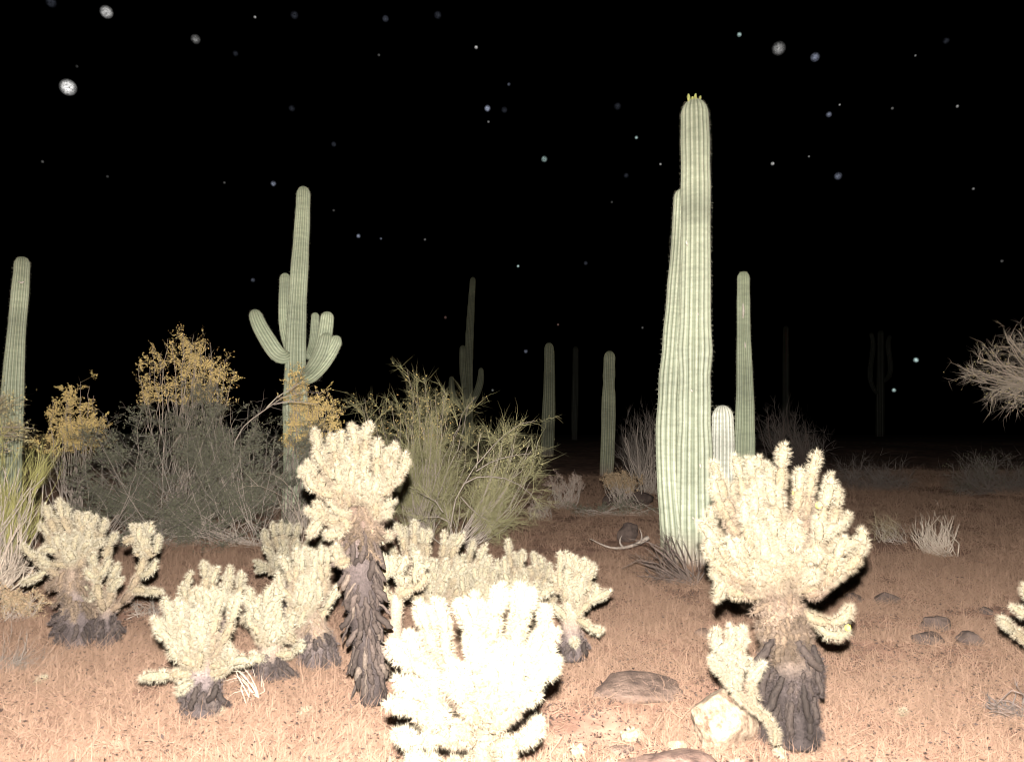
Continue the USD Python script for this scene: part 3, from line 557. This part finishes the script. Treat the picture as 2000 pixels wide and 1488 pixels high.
# fallen joints
def fallen(px, py, d, r, ln, ang, label):
    rng = np.random.default_rng(int(px)); g = G(px, d); g[2] += r * .8
    dv = np.array([math.cos(ang), math.sin(ang), .12])
    p = g + dv * np.linspace(-ln / 2, ln / 2, 6)[:, None]
    v, f, t = joint_mesh(p, r, 420, .022, FRESH * 1.05, rng, .0013)
    obj('fallen_joint', v, f, 'cholla', tint=t, loc=g - np.array([0, 0, r * .8]), label=label, cat='cactus joint', group='fallen cholla joints')
def dist(py): return CAMH * F / (py - HZ)
for px, py, r, ln, a, lb in ((440,1390,.022,.09,.9,'fallen white cholla joint just right of the front left cholla foot'), (606,1388,.022,.085,1.1,'fallen white cholla joint on bare grass left of the scaly trunk foot'),
        (1225,1420,.03,.1,.1,'largest fallen white cholla joint, between front cholla and pale boulder'), (1122,1458,.024,.07,.6,'fallen white cholla joint nearest the right side of the white front cholla'),
        (1188,1490,.028,.1,1.4,'fallen white cholla joint cut by the bottom edge'), (1738,1380,.022,.07,.4,'fallen white cholla joint alone in the grass on the right'),
        (1423,1462,.018,.06,.5,'fallen white cholla joint on the pink slab below the boulder'), (104,1330,.02,.08,1.3,'fallen pale cholla joint beside the grey grass tuft at left'),
        (1506,1448,.026,.09,1.3,'fallen white cholla joint touching the foot of the big right cholla')):
    fallen(px, py, dist(py), r, ln, a, lb)

# ------------------------------------------------------------------ rocks
def rock(px, py, d, size, mat, seed, label, lift=.3, rot=0, rough=.35, sub=3, cut=None):
    m = trimesh.creation.icosphere(sub); v = np.array(m.vertices)
    nn = meshkit.fbm(v * 1.5 + seed * 3.7, 4, seed)[:, None] - .5; v = v * (1 + nn * 2 * rough)
    rng = np.random.default_rng(seed)
    for _ in range(7):                               # broken facets
        n = unit(rng.normal(size=3)); h = .62 + .25 * rng.random(); k = v @ n; v = v - np.clip(k - h, 0, None)[:, None] * n * .85
    v = v + (meshkit.fbm(v * 6, 3, seed + 4)[:, None] - .5) * .09
    v = v * np.array(size) / 2; cr, sr = math.cos(rot), math.sin(rot); v = v @ np.array([[cr, sr, 0], [-sr, cr, 0], [0, 0, 1]])
    g = G(px, d); v = v + g + np.array([0, 0, size[2] * (lift)])
    obj('rock', v, m.faces, mat, smooth=35, loc=g, label=label, cat='rock')
rock(1408,1420,3.8,(.38,.26,.34),'rock_pale',2,'pale speckled boulder under the small young cholla',.3,.3)
rock(1238,1350,4.5,(.58,.5,.16),'rock_brown',5,'broad low brown rock mound in the grass left of the pale boulder',.05,.2,.3)
rock(1300,1475,3.4,(.46,.36,.16),'rock_pink',7,'grey pink lichen spotted rock at the bottom edge left of the slab',.08,.4)
rock(1590,1480,3.35,(.62,.4,.12),'rock_pink',9,'flat pinkish slab below the big right cholla',.0,.1,.3)
rock(1313,1432,3.72,(.11,.09,.06),'rock_pale',11,'little pale stone left of the boulder',.2)
rock(1205,1440,3.68,(.14,.11,.05),'rock_brown',12,'little flat brown stone beside the largest fallen joint',.15)
rock(1721,1172,6.75,(.25,.16,.14),'rock_dark',13,'dark stone right of the big cholla crown, highest of the scattered stones',.2)
rock(1656,1166,6.85,(.15,.14,.12),'rock_dark',14,'dim stone under the shadow of the big cholla crown',.15)
rock(1813,1226,5.77,(.24,.17,.16),'rock_dark',15,'largest dark stone of the three close together on the right',.22)
rock(1792,1250,5.42,(.27,.18,.12),'rock_dark',16,'flattish dark stone in front of the largest of the three',.12)
rock(1873,1254,5.36,(.2,.14,.12),'rock_dark',17,'smooth dark stone rightmost of the three close together',.2)
rock(1910,1198,6.22,(.11,.1,.09),'rock_dark',18,'small dark stone below the right edge bushes beyond the three stones',.1)
rock(1366,1228,5.73,(.14,.12,.1),'rock_brown',19,'small brown stone left of the big cholla trunk in grass',.1)
rock(1224,1058,10.4,(.29,.2,.36),'rock_dark',20,'round dark stone beside the pale dead log left of the tall saguaro',.2)
rock(1225,1000,14.2,(.95,.5,.45),'rock_dark',21,'dark boulder below the orange tinted shrub in the background',.3)
rock(660,1250,5.4,(.12,.1,.05),'rock_brown',23,'small flat stone between the lumpy foot and the scaly trunk',.1)

# ------------------------------------------------------------------ bushes
def bush(label, d, base, blobs, seed, wood='wood_grey', twig='twig_grey', leaf=None, nmain=40, n2=5, L2=.35, n3=10, L3=.16, w2=.006, w3=.0035, up=.35, spread=.6, leaves=0, leafsize=.012, r0=.012,
         mains=(), thick=.8, cat='bush', name='desert_bush', grav=0.0, along=.5, origin=None, leafz=None, sp2=None, clump=.42):
    """blobs: pixel ellipses (x, y, rx, ry) that the crown fills at distance d; base: pixel columns the stems rise from"""
    rng = np.random.default_rng(seed); s = d / F
    b0 = G(np.mean(base), d); t = thing(name, label, cat, b0)
    area = np.array([b[2] * b[3] for b in blobs], float); area /= area.sum()
    stems = []
    for pts in mains:
        stems.append((np.array([P(x, y, d + (q[0] if q else 0)) for x, y, *q in pts]), 1.0))
    for k in range(nmain):
        bx = blobs[rng.choice(len(blobs), p=area)]; a = rng.random() * 6.283; rr = math.sqrt(rng.random()) * .92
        tip = P(bx[0] + bx[2] * rr * math.cos(a), bx[1] + bx[3] * rr * math.sin(a), d + (rng.random() * 2 - 1) * thick * .5 * bx[2] * s * 1.4)
        r = G(base[0] + (base[-1] - base[0]) * rng.random(), d) if origin is None else P(origin[0] + rng.normal() * 8, origin[1] + rng.normal() * 8, d + rng.normal() * .1); r[1] += rng.normal() * .1 * thick
        mid = r * .5 + tip * .5; mid[0] += (tip[0] - r[0]) * .12; mid[2] -= .08 * np.linalg.norm(tip - r) * rng.random(); mid += rng.normal(size=3) * .05
        stems.append((np.array([r, mid, tip]), .7 + .4 * rng.random()))
    wd = Pile(); st, dr = [], []
    for pts, k in stems:
        c, S = curve(pts); u = np.linspace(0, S, max(4, int(S / .14))); p = c(u); p[1:-1] += rng.normal(size=p[1:-1].shape) * .012
        wd.add(*tube(p, np.linspace(r0 * k * (1 + .25 * S), r0 * .3, len(p)), 5, cap=False))
        m = max(2, int(n2 * (S / 1.2) ** .5)); q = along + (1 - along) * rng.random(m); q = q * S
        st.append(c(q)); tg = (c(np.minimum(q + .02, S)) - c(np.maximum(q - .02, 0))); dr.append(unit(tg))
    if wd.n:
        v, f, _ = wd.get(); obj('branches', v, f, wood, t, smooth=True)
    st, dr = np.vstack(st), np.vstack(dr); n = len(st)
    d2 = unit(dr + rng.normal(size=(n, 3)) * (sp2 or spread) + np.array([0, 0, up])); l2 = L2 * (.5 + .8 * rng.random(n))
    v2, f2, tip2, curl = strands(st, d2, l2, w2, rng, .12, 3, grav)
    u = rng.random((n, n3)); i = np.repeat(np.arange(n), n3); u = u.reshape(-1)[:, None]
    p3 = st[i] + d2[i] * l2[i][:, None] * u + curl[i] * l2[i][:, None] * u * u
    if clump:
        ok = meshkit.fbm(p3 * 3.3, 3, seed) > clump; p3, i = p3[ok], i[ok]
    d3 = unit(d2[i] + rng.normal(size=p3.shape) * spread * .9 + np.array([0, 0, up * .6])); l3 = L3 * (.4 + .9 * rng.random(len(i)))
    v3, f3, tip3, _ = strands(p3, d3, l3, w3, rng, .18, 2, grav)
    pl = Pile(); pl.add(v2, f2); pl.add(v3, f3); v, f, _ = pl.get(); obj('twigs', v, f, twig, t, kind='stuff')
    if leaf and leaves:
        sel = rng.integers(0, len(p3), leaves)
        if leafz is not None:
            zz = tip3[:, 2]; ok = np.nonzero(zz > np.quantile(zz, leafz))[0]; sel = ok[rng.integers(0, len(ok), leaves)]
        q = p3[sel] + (tip3[sel] - p3[sel]) * (.2 + .8 * rng.random((leaves, 1))) + rng.normal(size=(leaves, 3)) * .012
        a = unit(rng.normal(size=(leaves, 3))); b = unit(np.cross(a, rng.normal(size=(leaves, 3)))); sz = leafsize * (.5 + .9 * rng.random((leaves, 1)))
        v = np.stack([q - a * sz, q + b * sz * .5, q + a * sz, q - b * sz * .5], 1).reshape(-1, 3); o = np.arange(leaves)[:, None] * 4
        obj('flowers' if 'flower' in leaf else 'leaves', v, np.vstack([o + [0, 1, 2], o + [0, 2, 3]]), leaf, t, kind='stuff')
    return t

bush('large tangled grey bush filling the left background below the saguaros', 9.8, (160, 560), [(350,900,230,110),(370,765,110,45),(260,800,60,45),(230,930,130,90),(480,920,130,110),(330,1020,220,50),(380,800,90,60),(520,860,80,80),(180,870,60,50),(575,855,55,50)], 41,
     nmain=150, n2=11, n3=22, L2=.3, L3=.11, twig='twig_ash', leaf='leaf_grey', leaves=60000, leafsize=.012, thick=.8, clump=.5, along=.3, w3=.0032, spread=1.0, sp2=1.1, up=.1, r0=.0045)
bush('tall bush with golden yellow flower sprays above the grey bush', 11.0, (330, 400), [(340,685,65,40),(395,675,40,32),(285,710,36,22),(430,715,44,34),(350,750,80,35),(310,760,25,25),(380,800,70,40)], 42,
     twig='twig_tan', leaf='flower_gold', leaves=8000, leafsize=.0125, leafz=.35, nmain=44, n2=7, n3=10, L2=.24, L3=.1, up=.25, spread=.9, along=.6, w3=.003, r0=.008)
bush('lower bush of golden yellow flowers behind the left saguaro column', 11.2, (130, 180), [(120,775,40,24),(165,765,30,24),(150,820,60,40),(100,860,30,40),(190,745,18,10)], 43, twig='twig_tan', leaf='flower_gold', leaves=9500, leafsize=.0125, leafz=.3, nmain=34, n2=6, n3=9, L2=.2, L3=.1, up=.2, spread=.9, along=.55, r0=.008)
bush('golden flowered bush wrapped round the foot of the many armed saguaro', 10.7, (560, 620), [(590,735,42,18),(560,750,22,30),(612,775,35,30),(640,800,26,28),(590,800,40,25),(540,740,7,26)], 44, twig='twig_tan', leaf='flower_gold', leaves=8500, leafsize=.0125, nmain=30, n2=5, n3=8, L2=.2, L3=.1, up=.15, spread=.9, along=.65, r0=.007)
bush('round olive green broom bush right of the many armed saguaro', 10.4, (800, 850), [(790,840,85,75),(720,805,42,40),(860,800,55,50),(825,765,50,35),(830,900,90,70),(880,860,55,50),(790,960,90,40)], 45,
     twig='twig_green', nmain=64, n2=10, n3=20, L2=.34, L3=.2, up=.1, spread=.75, sp2=.8, w3=.003, leaf='flower_gold', leaves=800, along=.3, leafz=.7, r0=.007,
     mains=[[(830,1020),(840,900),(810,780),(795,722)], [(840,1020),(880,880),(910,800,-.2),(930,775,-.2)], [(835,1020),(870,930,-.4),(900,850,-.5),(915,790,-.5)], [(830,1020),(850,940,-.4),(880,870,-.5),(900,830,-.5)], [(820,1020),(790,920,-.4),(770,850,-.5)]])
bush('sprawling bush of fine green twigs with bare forking pale branches', 9.6, (860, 920), [(985,880,60,50),(1010,950,50,50),(930,960,80,50),(960,1005,70,25),(1020,860,35,28),(850,990,60,25)], 46,
     wood='wood_grey', twig='twig_green', nmain=50, n2=9, n3=18, L2=.34, L3=.22, up=.0, spread=.65, sp2=.7, w3=.003, leaf='flower_cream', leaves=700, along=.35, leafz=.6, r0=.008,
     mains=[[(880,1040),(890,980,-.2),(920,925,-.25),(960,880,-.3),(1000,840,-.3),(1045,822,-.3)], [(905,945,-.25),(960,930,-.3),(1020,950,-.35),(1050,990,-.35)], [(930,915,-.25),(935,870,-.3),(940,845,-.3)], [(865,1000,-.2),(830,965,-.3),(800,950,-.3)], [(880,1020,-.2),(840,1010,-.3),(800,1020,-.3)], [(930,920,-.2),(990,890,-.3),(1040,885,-.3)], [(900,970,-.25),(930,1000,-.4),(960,1020,-.4)]])
bush('lime green wispy bush at the left edge above the leftmost cholla', 7.2, (-60, 10), [(20,950,60,45),(60,930,40,30),(10,1000,50,50)], 47, twig='twig_lime', nmain=34, n2=8, n3=12, L2=.32, L3=.2, up=.25, spread=.3, w3=.003, along=.3)
bush('pale green drooping tree twigs with cream flowers in front of the left saguaro', 8.4, (-150, -120), [(0,800,40,50),(20,860,40,40),(40,830,40,20),(-60,800,80,60)], 48, wood='wood_grey', twig='twig_tan', leaf='flower_cream', leaves=2600, leafsize=.012, nmain=34, n2=7, n3=12, L2=.26, L3=.16, along=.4, spread=.5, up=.1, name='desert_tree', cat='tree', r0=.012, origin=(-130,830), mains=[[(-130,1100),(-130,960),(-130,830)]])
bush('tangle of bare whitish grey twigs at the left edge beside the leftmost cholla', 6.6, (-60, 30), [(15,1080,50,50),(40,1040,40,30),(5,1120,40,30),(50,1100,30,25)], 49, twig='twig_pale', wood='wood_pale', nmain=44, n2=5, n3=6, L2=.3, L3=.16, up=.05, spread=.5, w3=.0025, name='dead_bush', along=.3)
bush('low pale shrub with tiny cream leaves at the left edge below the bare twigs', 6.1, (20, 85), [(65,1170,36,22),(10,1172,30,22)], 50, twig='twig_tan', leaf='leaf_orange', leaves=2600, leafsize=.008, nmain=40, n2=4, n3=6, L2=.1, L3=.05, along=.4, r0=.005)
bush('dark grey wispy grass tuft in the lower left corner', 4.75, (0, 70), [(40,1290,50,35),(20,1320,40,40)], 51, twig='twig_grey', wood='twig_grey', nmain=70, n2=5, n3=5, L2=.16, L3=.1, up=.4, spread=.3, w2=.003, w3=.0018, r0=.002, along=.1, name='grass_tuft', cat='grass tuft')
bush('dead grey tree limb forking pale across the foot of the many armed saguaro', 9.3, (440, 470), [(520,810,40,25),(480,840,30,25)], 52, wood='wood_grey', twig='twig_grey', nmain=0, n2=9, n3=9, L2=.26, L3=.14, r0=.009, w2=.004, spread=.8, up=.1,
     mains=[[(462,980,.6),(458,870,.25),(490,822),(540,785),(600,765)], [(520,797),(550,770),(590,745)], [(535,790),(570,785),(620,790)]], name='dead_branch', cat='dead branch', along=.5)
bush('arching bare white twigs left of the tall pinkish cholla crown', 9.3, (570, 610), [(570,990,30,40),(590,940,20,30)], 53, wood='wood_pale', twig='twig_pale', nmain=1, n2=5, n3=3, L2=.2, L3=.12, r0=.004, w3=.0025,
     mains=[[(590,1060),(585,980),(588,920),(600,905)], [(585,1050),(560,1000),(540,985),(525,1000)], [(590,1060),(580,1010),(560,985),(535,1010)], [(590,1040),(570,960),(540,930),(500,925)], [(590,1040),(560,980),(510,950),(460,955)]], name='dead_bush', along=.4)
bush('pinkish pale shrub pair in the background below the left plain saguaro column', 14.0, (1085, 1125), [(1087,945,18,20),(1120,943,20,18),(1105,975,30,15)], 54, twig='twig_pale', leaf='leaf_pink', leaves=4200, leafsize=.012, nmain=50, n2=5, n3=6, L2=.16, L3=.08, along=.5)
bush('low pinkish shrub in front of the pale shrub pair', 12.6, (1030, 1070), [(1052,990,24,16)], 55, twig='twig_pale', leaf='leaf_pink', leaves=1800, leafsize=.011, nmain=30, n2=4, n3=5, L2=.13, L3=.07, along=.4)
bush('flat topped orange tinted shrub below the right plain saguaro column', 14.0, (1185, 1250), [(1215,940,40,14)], 56, twig='twig_tan', leaf='leaf_orange', leaves=5200, leafsize=.013, nmain=60, n2=5, n3=6, L2=.14, L3=.08, along=.75)
bush('dim grey brush under the orange tinted shrub', 13.0, (1130, 1290), [(1150,1000,40,16),(1210,990,40,25),(1270,1000,30,20)], 57, twig='twig_grey', leaf='leaf_grey', leaves=2600, nmain=60, n2=5, n3=6, L2=.14, L3=.08, along=.3)
bush('dim dark bush with thin branches left of the tall thick saguaro', 16.5, (1235, 1280), [(1250,860,40,40),(1270,880,30,50),(1235,900,35,25)], 58, twig='twig_grey', nmain=44, n2=7, n3=10, L2=.5, L3=.3, w3=.004, w2=.007, spread=.4, along=.3, r0=.02)
bush('barely visible dark bush behind the slim saguaro with a scar', 22.0, (1500, 1600), [(1530,840,60,50),(1570,870,50,30)], 59, twig='twig_dim', wood='wood_dark', nmain=60, n2=7, n3=10, L2=.5, L3=.3, w3=.005, w2=.009, along=.3, r0=.02)
bush('dim tangled brush behind the big right cholla crown', 16.5, (1650, 1780), [(1690,930,60,25),(1750,935,40,25),(1640,920,30,25)], 60, twig='twig_dim', wood='wood_dark', nmain=70, n2=6, n3=8, L2=.4, L3=.25, w3=.004, up=.1, along=.3, r0=.008)
bush('dim brush with arching twigs at the right edge of the slope', 15.5, (1860, 2020), [(1900,930,50,35),(1970,930,50,35)], 61, twig='twig_dim', wood='wood_dark', leaf='leaf_green', leaves=1500, nmain=80, n2=6, n3=8, L2=.4, L3=.25, w3=.004, up=.1, along=.3, r0=.008, sp2=.9, spread=.8)
bush('silvery dead bush with upright bare stems on the slope at right', 9.0, (1800, 1850), [(1822,1040,42,30),(1800,1045,28,30),(1850,1030,30,30)], 62, wood='wood_pale', twig='twig_pale', nmain=64, n2=4, n3=2, L2=.2, L3=.09, up=.7, spread=.22, r0=.008, w2=.006, w3=.003, name='dead_bush', along=.3)
bush('thin dry twig tuft left of the silvery dead bush', 10.0, (1715, 1760), [(1735,1035,38,22)], 63, twig='twig_tan', nmain=34, n2=5, n3=5, L2=.2, L3=.1, up=.4, name='dead_bush', along=.3, r0=.005, w3=.0025)
bush('dark tangle of bare branches at the foot of the tall thick saguaro', 7.6, (1320, 1370), [(1270,1080,40,30),(1300,1060,40,25),(1280,1120,40,20),(1370,1090,20,30)], 64, wood='wood_dark', twig='twig_brown', nmain=46, n2=5, n3=3, L2=.2, L3=.1, up=.1, r0=.01, w2=.006, w3=.003, name='dead_bush', along=.3,
     mains=[[(1340,1135),(1310,1090),(1270,1060),(1230,1052)], [(1340,1135),(1300,1110),(1250,1095),(1215,1110)], [(1345,1130),(1320,1080),(1290,1045)], [(1335,1130),(1300,1135),(1270,1160)]])
bush('tree with dense fine pale twigs reaching in at the right edge', 10.6, (2110, 2130), [(1950,705,55,36),(1925,738,50,20),(1985,662,40,28),(2060,700,80,60),(1900,725,26,18),(1945,765,20,18),(1980,780,8,14)], 65, wood='wood_pale', twig='twig_pale', leaf='flower_cream', leaves=900, nmain=42, n2=10, n3=13, L2=.28, L3=.16, up=.0, spread=.6, sp2=.7, w3=.0028, along=.4, r0=.01,
     name='desert_tree', cat='tree', origin=(2075,755), mains=[[(2110,1010),(2105,850),(2075,755),(2030,745)], [(2060,752),(2010,755),(1985,770),(1978,798)], [(2050,750),(1990,752),(1950,765),(1935,780)]], grav=-.1)
bush('fan of bare white twigs on the ground right of the front left cholla', 4.25, (505, 510), [(470,1320,20,10)], 66, wood='wood_pale', twig='twig_pale', nmain=3, n2=3, n3=1, L2=.08, L3=.04, r0=.004, w2=.003, w3=.002, name='dead_twigs', cat='dead twigs',
     mains=[[(507,1366),(490,1335),(470,1312),(440,1308)], [(507,1366),(500,1330),(490,1305),(472,1298)], [(507,1366),(480,1350),(455,1350),(438,1366)], [(507,1366),(485,1340),(450,1325),(435,1330)], [(507,1366),(510,1345),(512,1325)], [(505,1362),(480,1330),(458,1318)]])
bush('clump of dark dead cactus skeleton on the grass at the right edge', 4.05, (1925, 2010), [(1945,1390,30,16),(1985,1395,30,14)], 67, wood='wood_dark', twig='twig_dark', nmain=40, n2=5, n3=5, L2=.09, L3=.05, up=.0, spread=.8, r0=.007, w2=.008, w3=.004, name='dead_cactus', cat='dead cactus', along=.1)
bush('grey wispy weeds behind the curved arm of the open cholla', 6.4, (270, 330), [(300,1190,50,18)], 68, twig='twig_grey', nmain=36, n2=4, n3=4, L2=.18, L3=.1, up=.2, w3=.002, r0=.003, name='dry_weeds', cat='weeds', along=.2)

def log():
    d = 9.6; g = G(1225, d); t = thing('dead_log', 'curved pale dead log with a broken fork left of the tall saguaro foot', 'log', g)
    z = lambda x, y, dd, h: np.array([G(x, d + dd)[0], d + dd, G(x, d + dd)[2] + h])
    for k, (pts, r) in enumerate((([z(1150,0,.2,.12), z(1172,0,.05,.07), z(1190,0,0,.05), z(1225,0,0,.06), z(1262,0,.1,.16)], [.006,.011,.016,.024,.034]), ([z(1215,0,0,.05), z(1208,0,-.05,.14), z(1212,0,-.02,.2)], [.018,.012,.004]), ([z(1235,0,0,.08), z(1250,0,-.1,.18), z(1246,0,-.1,.3)], [.024,.012,.004]))):
        c, S = curve(pts); u = np.linspace(0, S, 14); v, f = tube(c(u), np.interp(u / S, np.linspace(0, 1, len(r)), r), 8); obj('trunk' if k == 0 else 'fork', v, f, 'wood_grey', t, smooth=True)
log()

# ------------------------------------------------------------------ grass and pebbles
def grass():
    rng = np.random.default_rng(90); protos = []
    for k in range(7):
        n = 34; a = rng.random(n) * 6.283; r = np.sqrt(rng.random(n)) * .07
        s = np.stack([r * np.cos(a), r * np.sin(a), np.full(n, -.01)], 1); lie = k >= 5; dd = unit(np.stack([rng.normal(size=n) * .5, rng.normal(size=n) * .5, np.full(n, .12 if lie else 1.0)], 1))
        if lie: s[:, 2] = .004 + .02 * rng.random(n); s[:, :2] *= 2.2
        v, f, _, _ = strands(s, dd, .02 + (.05 if lie else .07) * rng.random(n) ** 2, .0026, rng, .4, 2, -.05); protos.append((v, f))
    xs, ds = [], []
    for n, a, b in ((11000, 2.2, 5), (15000, 5, 9), (18000, 9, 21)):
        x, d = wedge(rng, n, a, b); xs.append(x); ds.append(d)
    x, d = np.concatenate(xs), np.concatenate(ds)
    keep = .6 * meshkit.fbm(np.stack([x * .8, d * .8, 0 * x], -1), 3, 4) + .4 * meshkit.fbm(np.stack([x * 3.2, d * 3.2, 0 * x], -1), 2, 14) > .3 + .18 * rng.random(len(x)); x, d = x[keep], d[keep]
    pos = np.stack([x, d, ground_z(x, d)], -1)
    scatter('dry_grass', protos, 'dry_grass', pos, rng.random(len(x)) * 6.28, (.6 + .8 * rng.random(len(x))) * np.clip(.75 + d / 12, .8, 2.0), 'short dry straw coloured grass over the desert soil', 'grass')
    pr = []
    for k in range(5):
        pl = Pile()
        for j in range(7):
            m = trimesh.creation.icosphere(0); v = np.array(m.vertices) * (.003 + .006 * rng.random()) * np.array([1, .8, .6]) * (1 + .3 * rng.normal(size=(12, 1))); pl.add(v + [rng.normal() * .09, rng.normal() * .09, 0], m.faces)
        v, f, _ = pl.get(); pr.append((v, f))
    x, d = wedge(rng, 3200, 2.2, 9); scatter('pebbles', pr, 'pebble', np.stack([x, d, ground_z(x, d) + .002], -1), rng.random(len(x)) * 6.28, .6 + .8 * rng.random(len(x)), 'loose small pebbles scattered on the soil between grass', 'pebbles')
grass()
def litter():
    rng = np.random.default_rng(91); protos = []
    for k in range(5):
        n = 9; q = np.stack([rng.normal(size=n) * .1, rng.normal(size=n) * .1, .008 + .03 * rng.random(n)], 1); a = unit(rng.normal(size=(n, 3)) * [1, 1, .5]); b = unit(np.cross(a, rng.normal(size=(n, 3)))); sz = .004 + .009 * rng.random((n, 1))
        v = np.stack([q - a * sz, q + b * sz * .45, q + a * sz, q - b * sz * .45], 1).reshape(-1, 3); o = np.arange(n)[:, None] * 4; protos.append((v, np.vstack([o + [0, 1, 2], o + [0, 2, 3]])))
    x, d = wedge(rng, 3000, 2.2, 8.5)
    scatter('dry_leaf_litter', protos, 'litter', np.stack([x, d, ground_z(x, d)], -1), rng.random(len(x)) * 6.28, .6 + .8 * rng.random(len(x)), 'small dark dry leaf bits caught among the straw grass', 'leaf litter')
island_mat('litter', (.07, .043, .033), .4, 1.6)
litter()
